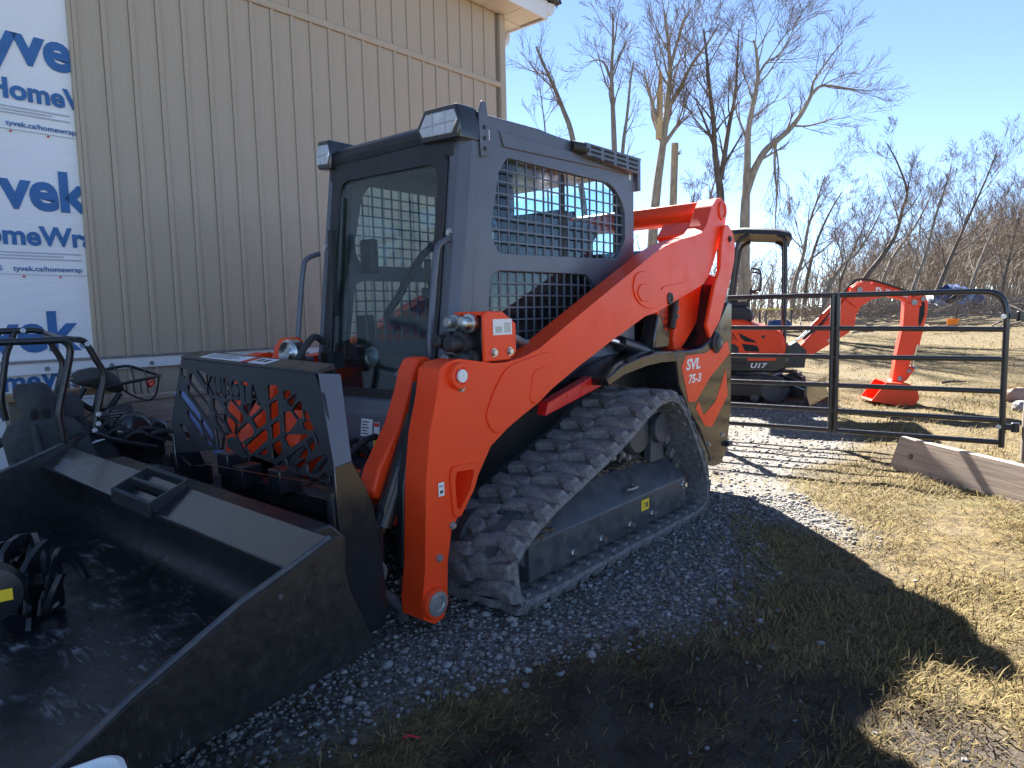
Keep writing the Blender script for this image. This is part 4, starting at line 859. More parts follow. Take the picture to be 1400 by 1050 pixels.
def on_top(y0, y1, x0, x1, m, nm, d=.0015):
    z = lambda y, x: 1.048 - (y + .48) * .0332 - (x - .004) * .18 + d + .0008
    MB().add([(GX + x0, y0, z(y0, x0)), (GX + x0, y1, z(y1, x0)), (GX + x1, y1, z(y1, x1)), (GX + x1, y0, z(y0, x1))] + [(GX + x0, y0, z(y0, x0) - .001), (GX + x0, y1, z(y1, x0) - .001), (GX + x1, y1, z(y1, x1) - .001), (GX + x1, y0, z(y0, x1) - .001)], [(0, 1, 2, 3), (4, 5, 6, 7), (0, 1, 5, 4), (1, 2, 6, 5), (2, 3, 7, 6), (3, 0, 4, 7)]).build(nm, m, gd_)
on_top(-.33, .0, -.075, -.006, 'sticker_white', 'warning_label'); on_top(.0, .05, -.075, -.006, 'sticker_red', 'warning_label'); on_top(.05, .17, -.075, -.006, 'sticker_white', 'warning_label')
for k in range(4): on_top(-.30, -.06 - .03 * (k % 2), -.066 + k * .014, -.061 + k * .014, 'grease', 'label_print', .003)
for k in range(2): on_top(.075 + k * .045, .10 + k * .045, -.058, -.028, 'lettering_dark', 'label_print', .003)
# left hand wing of the guard: sloped upper face, then a plate down towards the ground
MB().add([(1.30, .520, 1.01), (1.215, .535, 1.0), (1.235, .60, .695), (1.315, .608, .688), (1.285, .50, 1.0), (1.20, .51, .99), (1.215, .575, .69), (1.295, .583, .68)], [(0, 1, 2, 3), (4, 5, 6, 7), (0, 1, 5, 4), (1, 2, 6, 5), (2, 3, 7, 6), (3, 0, 4, 7)]).build('guard_wing', 'grey_paint', gd_, .002)
b = MB(); b.prism([(1.312, .690), (1.236, .697), (1.185, .60), (1.15, .52), (1.12, .33), (1.10, .10), (1.13, .045), (1.25, .05), (1.29, .10), (1.305, .45)], .585, .605); wg = b.build('guard_side_plate', 'black_gloss', gd_, .003)
b = MB(); b.cyl((1.30, .57, .43), (1.30, .57, .60), .022, 12); b.span((1.27, .44, .585), (1.33, .60, .60)); b.build('hinge_post', 'black_paint', gd_)
MB().prism([(1.312, .690), (1.236, .697), (1.16, .50), (1.13, .1), (1.3, .1)], -.605, -.585).build('guard_side_plate', 'black_gloss', gd_, .003)
# ------------------------------------------------------------------ bucket on the front of the loader (own thing: it can be unpinned)
BK = thing('loader_bucket', 'wide black steel loader bucket with step at the front left, dusty inside', 'bucket', LO, LR)
def shear(p): return Vector((p[0] + .012 * (.93 - p[1]), p[1], p[2] + .034 * (.93 - p[1])))
def sh(o):
    for v in o.data.vertices: v.co = shear(v.co)
    return o
YL, YR = -1.10, .93
SP = [(1.555, .572), (1.535, .565), (1.527, .545), (1.538, .505), (1.508, .39), (1.43, .205), (1.47, .185), (1.63, .172), (1.93, .158), (2.30, .150), (2.46, .150), (2.50, .165), (2.26, .262), (2.13, .336), (1.85, .467), (1.70, .517)]
for y0, y1 in ((YR - .014, YR), (YL, YL + .014)):
    b = MB(); b.prism(SP, y0, y1); s_ = sh(b.build('side_plate', 'scuffed_black', BK, .003))
    b = MB(); b.tube([Vector((x, y1 - .007, z + .004)) for x, z in [(2.48, .172), (2.26, .266), (2.13, .340), (1.85, .471), (1.70, .521), (1.57, .568)]], .0085, 8); sh(b.build('edge_bead', 'frame_dirty', s_))
# shell: back sheet curving into the floor
prof = catmull([(1.56, 0, .545), (1.535, 0, .50), (1.52, 0, .42), (1.505, 0, .34), (1.51, 0, .26), (1.56, 0, .205), (1.66, 0, .185), (1.9, 0, .176), (2.2, 0, .168), (2.47, 0, .160)], 5)
def shell_part(lo, hi, name, m):
    pr = prof[lo:hi]; b = MB(); loops = []
    off = []
    for i, p in enumerate(pr):
        d = (pr[min(i + 1, len(pr) - 1)] - pr[max(i - 1, 0)]).normalized(); off.append(p + Vector((d.z, 0, -d.x)) * .012)
    for y in np.linspace(YL + .015, YR - .015, 12): loops.append([(p.x, y, p.z) for p in pr] + [(p.x, y, p.z) for p in reversed(off)])
    b.loft(loops); return sh(b.build(name, m, BK, smooth=50))
shell_part(0, 27, 'back_sheet', 'scuffed_black'); shell_part(26, len(prof), 'floor', 'bucket_inside')
# top lip: sloped box beam along the back edge
b = MB(); b.prism([(1.545, .560), (1.665, .487), (1.66, .470), (1.60, .462), (1.53, .50), (1.525, .545)], YL + .016, YR - .016); lip = sh(b.build('top_lip', 'black_gloss', BK, .005, 3))
b = MB(); b.prism([(2.32, .150), (2.52, .147), (2.53, .155), (2.34, .172)], YL - .01, YR + .01); sh(b.build('cutting_edge', 'steel_dull', BK, .003))
# serrated step
st0, st1 = -.28, .03
b = MB()
for y in (st0, st1):
    b.prism([(1.53, .568), (1.54, .588), (1.685, .530), (1.672, .49), (1.60, .50)], y, y + .010)
for x, z in ((1.543, .584), (1.61, .558), (1.680, .529)): b.add([], []); b.prism([(x - .005, z - .055 if x > 1.67 else z - .03), (x + .005, z - .055 if x > 1.67 else z - .03), (x + .005, z), (x - .005, z)], st0, st1 + .01)
stp2 = sh(b.build('step', 'black_paint', BK, .0015))
b = MB()
for x, z in ((1.543, .584), (1.61, .558), (1.680, .529)):
    for k in range(13): y = st0 + .012 + k * .0232; b.prism([(y, z - .001), (y + .011, z + .008), (y + .019, z - .001)], x - .004, x + .004, 'x')
stuff(sh(b.build('step_teeth', 'frame_dirty', stp2)))
b = MB(); b.prism([(1.50, .30), (1.44, .22), (1.36, .22), (1.34, .46), (1.40, .52), (1.50, .52)], -.86, .70) ; sh(b.build('back_frame', 'black_paint', BK, .008))
for x, z in ((1.74, .455),): bolt(BK, shear((x, YR, z)), (0, 1, 0), .006, .004, 'frame_dirty')
# ------------------------------------------------------------------ tiller head lying in the bucket
def lpt(u, v, z): p = gnd(u, v, z) - LO; return Vector((p.dot(_lx), p.dot(_ly), z))
TLr = thing('tiller_head', 'black rotary tiller tines with yellow label lying inside the bucket', 'tiller', LO, LR)
q0, q1 = lpt(-45, 806, .34), lpt(72, 792, .34); axd = (q1 - q0).normalized(); fwd = axd.cross(Vector((0, 0, 1))); A = q0
LEN = (q1 - q0).length
b = MB(); b.cyl(A - axd * .10, A + axd * (LEN + .02), .024, 14); b.build('axle', 'black_paint', TLr)
def tine(c, ang, flip):
    b = MB(); pts = []
    for t in range(9):
        s = t / 8; r = .045 + .095 * min(1, s * 1.5); a = ang + s * s * 1.15; side = flip * (.065 * max(0, s - .5) / .5)
        pts.append(c + (fwd * math.cos(a) + Vector((0, 0, 1)) * math.sin(a)) * r + axd * side)
    loops = []
    for i, p in enumerate(pts):
        d = (pts[min(i + 1, 8)] - pts[max(i - 1, 0)]).normalized(); u_ = axd; w_ = d.cross(u_).normalized(); hw = .030 * (1 - .25 * i / 8)
        loops.append([p + w_ * hw + u_ * .009, p - w_ * hw + u_ * .009, p - w_ * hw - u_ * .009, p + w_ * hw - u_ * .009])
    b.loft(loops); return b.build('tine', 'black_paint', TLr, .002)
for k in range(4):
    c = A + axd * (LEN * (.25 + .25 * k))
    b = MB(); b.ring(c - axd * .005, axd, [(.075, 0), (.08, .008), (.075, .016)], 22); b.build('tine_disc', 'black_paint', TLr, .001)
    for j in range(4): tine(c, k * .7 + .3 + j * math.pi / 2, 1 if (j + k) % 2 else -1)
gc = lpt(-14, 812, .42); cam_l = Vector((2.73, 2.57, 1.2)); tow = (cam_l - gc); tow.z = 0; tow.normalize()
b = MB(); b.ring(gc - tow * .04, tow, [(.085, 0), (.09, .03), (.08, .07), (.03, .08)], 24); gb = b.build('gear_case', 'black_paint', TLr)
rt = tow.cross(Vector((0, 0, 1))) * -1
b = MB(); b.box(gc + tow * .0425 + rt * .028, (.050, .003, .034), Matrix((rt, tow, Vector((0, 0, 1)))).transposed()); b.build('yellow_label', 'sticker_yellow', gb)
for leg_o in (-.05, LEN * .55):
    b = MB(); q = A + axd * leg_o; b.tube([q, q + Vector((0, 0, -(A.z - .19)))], .012, 8); b.build('support_leg', 'black_paint', TLr)
# ------------------------------------------------------------------ white plastic crate at the very front
wp = gnd(142, 1030, .37); wc = thing('plastic_tub', 'white plastic tub corner poking into the bottom edge beside bucket', 'tub', (wp.x, wp.y, 0), math.radians(38))
b = MB()
def rr(hx, hy, r, z, n=5):
    return [(cx * (hx - r) + r * math.cos(a), cy * (hy - r) + r * math.sin(a), z) for (cx, cy, a0) in ((1, 1, 0), (-1, 1, 90), (-1, -1, 180), (1, -1, 270)) for a in [math.radians(a0 + 90 * k / n) for k in range(n + 1)]]
b.loft([rr(.10, .14, .035, .0), rr(.115, .155, .035, .33), rr(.13, .17, .04, .335), rr(.13, .17, .04, .36), rr(.118, .158, .035, .365), rr(.108, .148, .03, .34), rr(.095, .135, .03, .02)])
o = b.build('tub_body', 'white_plastic', wc, .002); o.location = (-.10, -.16, 0)
b = MB(); b.span((-.04, .155, .22), (.04, .172, .26)); o = b.build('tub_handle', 'white_plastic', wc, .006); o.location = (-.10, -.16, 0)
# ------------------------------------------------------------------ go-kart with roll cage in front of the wall (building axes)
KT = thing('go_kart', 'black off road go kart with tubular roll cage and two worn bucket seats', 'go kart', WO, math.radians(49))
KOFF = .36
def pth(pts, off): return [wallpt(u, v, (o if o is not None else off) - KOFF) for (u, v, o) in [(p + (None,))[:3] for p in pts]]
def ktube(name, pts, off, r=.0165, m='black_paint', per=5):
    b = MB(); b.tube(catmull(pth(pts, off), per), r, 10); return b.build(name, m, KT)
NEAR, FAR = 1.72, 1.15
ktube('cage_tube', [(-60, 470), (0, 468), (60, 466), (84, 465), (92, 469), (96, 480), (92, 506), (84, 545), (81, 566), (85, 590), (92, 625), (96, 660)], NEAR)
ktube('cage_tube', [(-60, 455), (0, 453), (30, 452), (50, 452), (62, 458), (75, 478), (85, 496), (83, 515), (78, 540), (76, 600)], FAR)
ktube('cage_tube', [(62, 458, FAR), (80, 462, 1.3), (100, 464, 1.4), (110, 465, 1.45), (118, 470, 1.45), (130, 490, 1.45), (142, 511, 1.45), (139, 535, 1.45), (130, 575, 1.45), (127, 592, 1.45)], 1.4)
ktube('cage_tube', [(20, 452, FAR), (14, 470, FAR), (8, 488, FAR), (3, 530, FAR), (2, 548, FAR), (8, 575, FAR)], FAR)
ktube('cage_tube', [(86, 466, NEAR), (74, 460, 1.45), (60, 456, FAR)], 1.4)
ktube('chassis_tube', [(127, 590, 1.45), (110, 595, 1.5), (94, 610, NEAR)], 1.5); ktube('chassis_tube', [(76, 566, FAR), (100, 580, 1.3), (127, 590, 1.45), (150, 600, 1.45), (215, 612, 1.45)], 1.4); ktube('chassis_tube', [(96, 640, NEAR), (140, 640, 1.7), (215, 640, 1.6)], 1.6)
ktube('chassis_tube', [(164, 538, 1.2), (150, 558, 1.2), (136, 578, 1.25), (128, 590, 1.3)], 1.2)
for (u, v, o) in ((118, 470, 1.45), (128, 588, 1.45), (30, 452, FAR), (133, 566, 1.45), (133, 579, 1.45)):
    p = wallpt(u, v, o - KOFF); bolt(KT, p + Vector((0, -.016, 0)), (0, -1, .2), .010, .010)
def seat_(cu, cv, sc, off, lean):
    c = wallpt(cu, cv, off - KOFF); b = MB(); loops = []
    for (h, w, d, y) in ((.10, .06, .03, .03), (.075, .082, .04, .02), (.03, .090, .045, .01), (-.04, .075, .035, .0), (-.07, .088, .035, -.005), (-.10, .150, .05, -.01), (-.16, .190, .06, -.02), (-.28, .195, .065, -.05), (-.40, .185, .065, -.08), (-.50, .20, .09, -.14), (-.54, .20, .12, -.20)):
        h, w, d = h * sc, w * sc, d * sc; lp_ = []
        for k in range(14):
            a = 2 * math.pi * k / 14; ca, sa = math.cos(a), math.sin(a)
            bol = .35 * d * (abs(ca) ** 2) if h < -.08 else 0
            lp_.append((c.x + w * math.copysign(abs(ca) ** .7, ca) + lean * h, c.y + y * sc + d * math.copysign(abs(sa) ** .8, sa) - (bol if sa < 0 else 0), c.z + h))
        loops.append(lp_)
    b.loft(loops); s = b.build('seat', 'kart_seat', KT, smooth=60)
    for dx in (-.055, .055):
        b = MB(); loops = []
        for t in np.linspace(0, 1, 7):
            h = (-.10 - .36 * t) * sc; y = (-.045 - .09 * t) * sc; w = .012 + .01 * math.sin(t * 3.1)
            q = Vector((c.x + dx * sc * (1 + .6 * t) + lean * h, c.y + y - .03 * sc, c.z + h)); loops.append([q + Vector((w * math.cos(a), .014 * math.sin(a), 0)) for a in [k * math.pi / 3 for k in range(6)]])
        b.loft(loops); b.build('seat_bolster', 'kart_seat', s, smooth=60)
    for dx in (-.028, .028):
        b = MB(); b.box((c.x + dx, c.y - .042 * sc, c.z - .055 * sc), (.028, .012, .05)); b.build('belt_slot', 'black_inside', s, .005)
seat_(50, 551, 1.0, 1.42, -.14); seat_(93, 562, .95, 1.30, -.14)
# engine, airbox, tank, wheels behind the seats
def kp(u, v, o): return wallpt(u, v, o - KOFF)
e = kp(178, 590, 1.35)
b = MB(); b.ring(e + Vector((0, .10, 0)), (0, -1, 0), [(.06, 0), (.115, .02), (.120, .12), (.10, .16), (.05, .18)], 22); b.ring(e + Vector((.12, .10, -.02)), (0, -1, 0), [(.06, 0), (.085, .02), (.09, .13), (.06, .16)], 20); b.span(e + Vector((-.16, -.02, -.16)), e + Vector((.18, .18, -.02))); eng = b.build('engine', 'black_gloss', KT, .01)
b = MB()
for k in range(7): b.box(e + Vector((-.03, .05, .03 + k * .014)), (.15, .15, .005))
b.box(e + Vector((-.03, .05, .07)), (.10, .10, .12)); b.build('cooling_fins', 'steel_dull', eng)
b = MB(); q = kp(163, 569, 1.3); b.ring(q + Vector((-.05, 0, 0)), (1, -.25, .2), [(.03, 0), (.055, .015), (.055, .10), (.04, .12)], 18); b.build('air_filter', 'rubber_dark', eng)
b = MB(); q = kp(168, 592, 1.35); b.ring(q, (.3, -1, .3), [(.035, 0), (.035, .04), (.02, .06)], 16); b.build('carburettor', 'steel_dull', eng)
for k in range(9):
    b = MB(); a0 = kp(135 + k * 9, 588 + (k * 7) % 17, 1.45 - .04 * (k % 4)); b.tube(catmull([a0, a0 + Vector((.06, -.02, .05 - .02 * (k % 3))), a0 + Vector((.14, .0, -.01)), a0 + Vector((.22, .03, -.05 + .02 * (k % 2)))], 5), .007 + .003 * (k % 3), 7); b.build('cable', 'rubber_dark', KT)
b = MB(); q = kp(120, 608, 1.45); b.tube([q, q + Vector((.08, -.01, .02))], .008, 8); b.box(q + Vector((-.01, 0, .01)), (.022, .022, .035)); b.build('lever', 'steel', KT)
for (u, v, o, R) in ((205, 632, 1.5, .20), (195, 628, .95, .20)):
    c = kp(u, v, o); c.z = R; b = MB(); b.ring(c + Vector((0, .09, 0)), (0, -1, 0), [(R * .55, 0), (R * .9, .0), (R, .04), (R, .14), (R * .9, .18), (R * .55, .18), (R * .5, .14), (R * .5, .04)], 26); w_ = b.build('wheel', 'rubber_dark', KT)
    b = MB(); b.ring(c + Vector((0, .05, 0)), (0, -1, 0), [(R * .5, 0), (R * .5, .1), (R * .4, .08), (.04, .10), (.02, .12)], 20); b.build('rim', 'steel_dull', w_)
MB().span((-.6, -1.34, .16), (2.1, -.80, .19)).build('floor_pan', 'black_paint', KT)
b = MB(); q = kp(258, 640, 1.45); b.span(q + Vector((-.12, -.1, -.10)), q + Vector((.10, .10, .03))); b.span(q + Vector((-.08, -.06, .03)), q + Vector((.03, .06, .10))); b.build('battery_box', 'black_plastic', KT, .01)
# ------------------------------------------------------------------ bicycle with saddle and rear rack behind the kart
BI = thing('bicycle', 'black bicycle with padded saddle and rear rack with red reflector, behind the kart', 'bicycle', WO, math.radians(49))
KOFF = 0.; OB = .74
def bt(name, pts, r, off=OB, m='black_paint', parent=BI):
    b = MB(); b.tube(catmull(pth(pts, off), 5), r, 8); return b.build(name, m, parent)
b = MB(); sad = [(102, 519, .10, .018), (112, 516, .14, .045), (126, 515, .14, .055), (140, 517, .13, .060), (152, 521, .11, .055), (160, 526, .085, .04), (165, 529, .05, .02)]
loops = []
for (u, v, w, h) in sad:
    c = wallpt(u, v, OB); loops.append([c + Vector((0, w * math.cos(a), h * math.sin(a) * (1.0 if math.sin(a) > 0 else 1.2))) for a in [2 * math.pi * k / 12 for k in range(12)]])
b.loft(loops); b.build('saddle', 'kart_seat', BI, smooth=60)
bt('rack', [(140, 506, OB - .12), (160, 502, OB - .12), (178, 501, OB - .12), (200, 508, OB - .1), (217, 513, OB - .04), (218, 514, OB + .04), (205, 517, OB + .10), (170, 524, OB + .12), (140, 531, OB + .12)], .009)
for (u0, v0, u1, v1) in ((158, 503, 164, 525), (178, 501, 184, 521), (196, 506, 202, 518)): bt('rack_bar', [(u0, v0, OB - .12), (u1, v1, OB + .12)], .006)
bt('rack_loop', [(164, 530, OB + .12), (180, 540, OB + .1), (202, 547, OB), (212, 541, OB), (216, 527, OB), (217, 515, OB)], .006)
for (u, a) in ((172, 0), (182, 0), (192, 0), (201, 0)): bt('basket_wire', [(u, 522, OB + .10), (u + 1, 533, OB + .09), (u + 3, 538, OB + .02)], .0035)
c = wallpt(204, 522, OB + .02); b = MB(); b.ring(c, (.75, -1, 0), [(.034, 0), (.036, .008), (.030, .018), (.01, .022)], 22); b.build('rear_reflector', 'red_lens', BI)
c = wallpt(99, 522, OB); b = MB(); b.tube([c + Vector((.02 * math.cos(a), 0, .02 * math.sin(a))) for a in [2 * math.pi * k / 14 for k in range(14)]], .0035, 6, True); b.build('saddle_ring', 'steel', BI)
bt('seat_post', [(116, 530), (106, 548)], .015); bt('frame_tube', [(106, 548), (122, 558), (136, 562), (150, 560)], .016); bt('frame_tube', [(164, 538), (140, 575), (132, 600), (128, 660)], .014); bt('frame_tube', [(136, 530), (130, 560)], .016)
bt('brake_cable', [(107, 582), (118, 570), (130, 565), (140, 572)], .004); bt('brake_cable', [(142, 558), (144, 575), (140, 590)], .004)
c = wallpt(163, 538, OB); bolt(BI, c, (0, -1, 0), .012, .012)
for u, R in ((150, .30), (40, .30)):
    c = wallpt(u, 640, OB); c.z = R; b = MB(); b.tube([c + Vector((R * math.cos(a), 0, R * math.sin(a))) for a in [2 * math.pi * k / 32 for k in range(32)]], .024, 8, True); w_ = b.build('wheel', 'rubber_dark', BI)
    b = MB(); b.ring(c + Vector((0, .03, 0)), (0, -1, 0), [(.02, 0), (.02, .06)], 12)
    for k in range(10): a = 2 * math.pi * k / 10; b.tube([c, c + Vector(((R - .02) * math.cos(a), 0, (R - .02) * math.sin(a)))], .0015, 4)
    b.build('spokes', 'steel_dull', w_)
bt('frame_tube', [(128, 655), (95, 640), (60, 600), (50, 560)], .016)
# pale blue strip seen through the guard
p0, p1 = wallpt(246, 537, .72), wallpt(294, 610, .72); d_ = (p1 - p0)
BS = thing('blue_plastic_strip', 'pale blue plastic strip leaning against the planks behind the guard', 'plastic strip', WO, math.radians(49))
b = MB(); ex_ = d_.normalized(); up_ = Vector((0, -1, 0)).cross(ex_); end = p0 + ex_ * (p0.z / max(.2, -ex_.z)) * 1.0
b.loft([[q + up_ * w - Vector((0, t, 0)) for (w, t) in ((-.032, 0), (.032, 0), (.026, .014), (-.026, .014))] for q in (p0 - ex_ * .02, p0 + ex_ * .35, end)]); b.build('strip', 'blue_plastic', BS, .004)
# ------------------------------------------------------------------ tube gate
GB = Vector((3.73284, 5.24250, 0)); GDIR = Vector((.83054, -.55696, 0)); GN = Vector((GDIR.y, -GDIR.x, 0))
GT = thing('farm_gate', 'black tubular steel farm gate of six rails standing open beyond the loader', 'gate', GB, math.atan2(GDIR.y, GDIR.x))
GLEN = -3.6; R_ = .021
b = MB(); c = [(GLEN, 0, 1.31), (-.20, 0, 1.292), (-.10, 0, 1.282), (-.035, 0, 1.235), (-.006, 0, 1.14), (0, 0, 1.0), (0, 0, .60), (.004, 0, .10)]
b.tube([(GLEN, 0, .13), (GLEN, 0, 1.31)] + [(GLEN + (-.20 - GLEN) * k / 8, 0, 1.31 - .018 * k / 8) for k in range(1, 8)] + catmull(c[1:6], 5) + [Vector((0, 0, .60)), Vector((.004, 0, .10))], .0225, 12); fr_ = b.build('end_frame', 'gate_paint', GT)
for (zl, zr) in ((1.036, 1.030), (.700, .788), (.540, .530), (.345, .308), (.150, .142)):
    zl2 = zl + (zl - zr) * (-GLEN / 2.05 - 1) * 1.0
for zl, zr in ((1.050, 1.002), (.775, .776), (.540, .530), (.330, .308), (.152, .138)):
    b = MB(); b.tube([(GLEN + .02, 0, zl), (-.01, 0, zr)], R_, 12); b.build('rail', 'gate_paint', GT)
for x in (-1.205, -1.165, -2.45, -2.41):
    b = MB(); b.tube([(x, -.006, .125), (x, -.006, 1.31)], .020, 10); b.build('upright', 'gate_paint', GT)
for z in (1.10, .26):
    b = MB(); b.span((.015, -.02, z - .022), (.10, .02, z + .022)); b.ring((.085, 0, z - .035), (0, 0, 1), [(.028, 0), (.028, .07)], 14); b.build('hinge', 'gate_paint', GT, .003); bolt(GT, (-.02, -.026, z), (0, -1, 0), .013, .02, 'steel')
GP = thing('gate_post', 'round weathered grey timber gate post at the right edge', 'post', GB + GDIR * .175 + Vector((0, .0, 0)), 0)
b = MB(); b.tube([(0, 0, 0), (.0, 0, .35), (.01, 0, .62)], [.052, .050, .046], 14); b.build('post_shaft', 'wood_grey', GP, .004)
# ------------------------------------------------------------------ plank on edge
P0, P1 = gnd(1217, 638), gnd(1400, 692); pd_ = (P1 - P0).normalized(); PK = thing('timber_plank', 'long weathered timber plank standing on edge in the grass before the gate', 'plank', P0, math.atan2(pd_.y, pd_.x))
b = MB(); b.add([(0, -.02, -.02), (2.2, -.02, -.06), (2.2, .025, -.06), (0, .025, -.02), (.045, .035, .236), (2.2, .035, .225), (2.2, .078, .225), (.045, .078, .236)], [(0, 1, 2, 3), (4, 5, 6, 7), (0, 1, 5, 4), (1, 2, 6, 5), (2, 3, 7, 6), (3, 0, 4, 7)]); pb = b.build('board', 'wood_weathered', PK, .006)
b = MB(); b.ring((.19, .009, .115), (0, -1, .2), [(.022, 0), (.021, .004), (.008, .005)], 14); b.build('knot', 'bark_dark', pb)
MB().box((.9, .10, .11), (.04, .06, .22)).build('back_stake', 'wood_grey', PK)
# ------------------------------------------------------------------ mini excavator beyond the gate
EA = math.radians(-34); EXX = Vector((math.cos(EA), math.sin(EA), 0)); EYY = Vector((-math.sin(EA), math.cos(EA), 0)); EO = gnd(1030, 554) + EYY * .62
EX = thing('mini_excavator', 'small orange mini excavator with dark canopy and digging arm behind the gate', 'excavator', EO, EA)
for sd in (-1, 1):
    y0, y1 = sorted((sd * .62, sd * .39))
    pr = catmull([(x, 0, z) for x, z in ((-1.0, .0), (-.3, -.005), (.18, .0), (.33, .06), (.385, .19), (.31, .325), (.15, .365), (-.4, .36), (-.95, .375), (-1.15, .30), (-1.22, .18), (-1.15, .05))], 5, True); n = len(pr)
    b = MB(); loops = []
    cc = Vector((-.42, 0, .18))
    for i in range(n):
        d = (pr[(i + 1) % n] - pr[i - 1]).normalized(); nn = Vector((d.z, 0, -d.x)); nn = nn if nn.dot(pr[i] - cc) > 0 else -nn; q = pr[i] - nn * .04
        p = pr[i] - nn * (.0 if i % 3 else .018)
        loops.append([(p.x, y0, p.z), (p.x, y1, p.z), (q.x, y1, q.z), (q.x, y0, q.z)])
    loops.append(loops[0]); b.loft(loops, True, False); b.build('track', 'rubber_dark', EX, smooth=25)
    b = MB(); b.prism([(-.95, .10), (.12, .10), (.20, .16), (.14, .25), (-.95, .27)], y0 + .035, y1 - .02); b.build('track_frame', 'black_paint', EX, .01)
    b = MB(); b.ring((.21, y0 + .02, .185), (0, 1, 0), [(.05, 0), (.13, .01), (.13, .17), (.05, .18)], 20); b.build('idler', 'frame_dirty', EX); b = MB(); b.ring((-1.03, y0 + .02, .19), (0, 1, 0), [(.05, 0), (.13, .01), (.13, .17), (.05, .18)], 20); b.build('sprocket', 'frame_dirty', EX)
    for x in (-.7, -.35, 0.):
        b = MB(); b.ring((x, y0 + .03, .09), (0, 1, 0), [(.03, 0), (.055, .01), (.055, .15), (.03, .16)], 14); b.build('roller', 'frame_dirty', EX)
b = MB(); b.span((-.9, -.38, .15), (.12, .38, .34)); b.ring((-.40, 0, .33), (0, 0, 1), [(.34, 0), (.34, .07)], 26); b.build('carbody', 'black_paint', EX, .01)
for y in (-.25, .25): b = MB(); b.prism([(.05, .26), (.10, .33), (.56, .17), (.56, .07), (.45, .07)], y - .035, y + .035); b.build('blade_arm', 'black_paint', EX, .006)
b = MB(); b.prism([(.55, .02), (.60, .05), (.585, .14), (.60, .26), (.63, .28), (.62, .16), (.66, .01), (.60, -.01)], -.62, .62); b.build('dozer_blade', 'black_gloss', EX, .004)
# house (slewed a little on the tracks)
_before = set(EX.children)
b = MB(); b.prism([(-1.05, .40), (.30, .40), (.40, .44), (.435, .50), (.43, .60), (-1.08, .60)], -.58, .58); low = b.build('lower_skirt', 'black_gloss', EX, .02, 3)
MB().span((-.05, -.5835, .545), (.29, -.5802, .575)).build('skirt_stripe', 'orange_plain', low)
text('U17', .085, 'lettering_white', (-.02, -.582, .455), (1, 0, 0), (0, 0, 1), low, bold=.0025, shear=.25, width=.20)
b = MB(); b.prism([(-1.10, .602), (.385, .602), (.405, .70), (.385, .84), (.33, .91), (.05, 1.00), (-.10, 1.06), (-.80, 1.10), (-1.08, 1.05), (-1.14, .85)], -.575, .575); hs = b.build('engine_cover', 'orange_plain', EX, .045, 4)
for poly in ([(-.16, .90), (-.10, .865), (.03, .80), (.06, .77), (-.08, .785), (-.13, .83)], [(-.12, .76), (.06, .735), (.09, .69), (.09, .655), (-.08, .665)], [(-.235, .90), (-.17, .80), (-.185, .80), (-.25, .90)], [(-.275, .90), (-.21, .80), (-.225, .80), (-.29, .90)], [(-.315, .90), (-.25, .80), (-.265, .80), (-.33, .90)]): MB().prism(rounded(poly, .012), -.5785, -.5755).build('vent', 'black_inside', hs)
b = MB(); b.prism([(-.80, .605), (-.15, .605), (-.16, .72), (-.22, .76), (-.80, .78)], -.580, -.5758); b.build('side_grille', 'black_plastic', hs)
b = MB(); b.ring((.135, -.5755, .845), (0, -1, 0), [(.02, 0), (.02, .006), (.006, .008)], 14); b.build('cap', 'black_plastic', hs)
# seat box, controls, canopy
b = MB(); b.prism([(-.85, 1.05), (-.28, 1.05), (-.02, 1.02), (.02, 1.08), (-.02, 1.18), (-.10, 1.235), (-.70, 1.26), (-.85, 1.20)], -.42, .45); b.build('seat_box', 'black_plastic', EX, .03, 3)
b = MB(); b.prism([(-.62, 1.25), (-.22, 1.24), (-.18, 1.34), (-.55, 1.36), (-.62, 1.75), (-.72, 1.75), (-.74, 1.3)], -.22, .22); b.build('seat', 'seat_fabric', EX, .03, 3)
for y in (-.33, .33): b = MB(); b.tube(catmull([(-.12, y, 1.20), (-.06, y, 1.30), (-.03, y, 1.36), (-.02, y, 1.46)], 4), .016, 8); b.span((-.30, y - .05, 1.22), (-.05, y + .05, 1.29)); b.build('joystick', 'black_plastic', EX, .006)
for y in (-.51, .51):
    b = MB(); b.tube(catmull([(.385, y, .60), (.385, y, 1.3), (.38, y, 1.92), (.36, y, 2.05), (.28, y, 2.10)], 5), .024, 12); b.build('canopy_post', 'black_paint', EX)
    b = MB(); b.tube(catmull([(-.36, y, 1.05), (-.27, y, 1.36), (-.20, y, 1.9), (-.16, y, 2.06), (-.05, y, 2.12)], 5), .025, 12); b.build('canopy_post', 'black_paint', EX)
    b = MB(); b.tube(catmull([(-.02, y * .95, 1.42), (.08, y * .95, 1.44), (.09, y * .95, 1.66), (-.02, y * .95, 1.70)], 4), .012, 8); b.build('grab_rail', 'black_paint', EX)
b = MB(); loops = []
for x, zt in ((-.92, 2.06), (-.86, 2.15), (-.5, 2.20), (-.1, 2.205), (.28, 2.17), (.42, 2.13), (.45, 2.09)):
    loops.append([(x, y, z) for (y, z) in ((-.58, zt - .075), (-.56, zt - .02), (-.48, zt + .01), (0, zt + .02), (.48, zt + .01), (.56, zt - .02), (.58, zt - .075), (.50, zt - .06), (0, zt - .04), (-.50, zt - .06))])
b.loft(loops); b.build('canopy_roof', 'black_plastic', EX, smooth=40)
for o_ in set(EX.children) - _before:
    o_.matrix_local = Matrix.Translation((-.60, 0, 0)) @ Matrix.Rotation(math.radians(14), 4, 'Z') @ Matrix.Translation((.40, 0, 0))
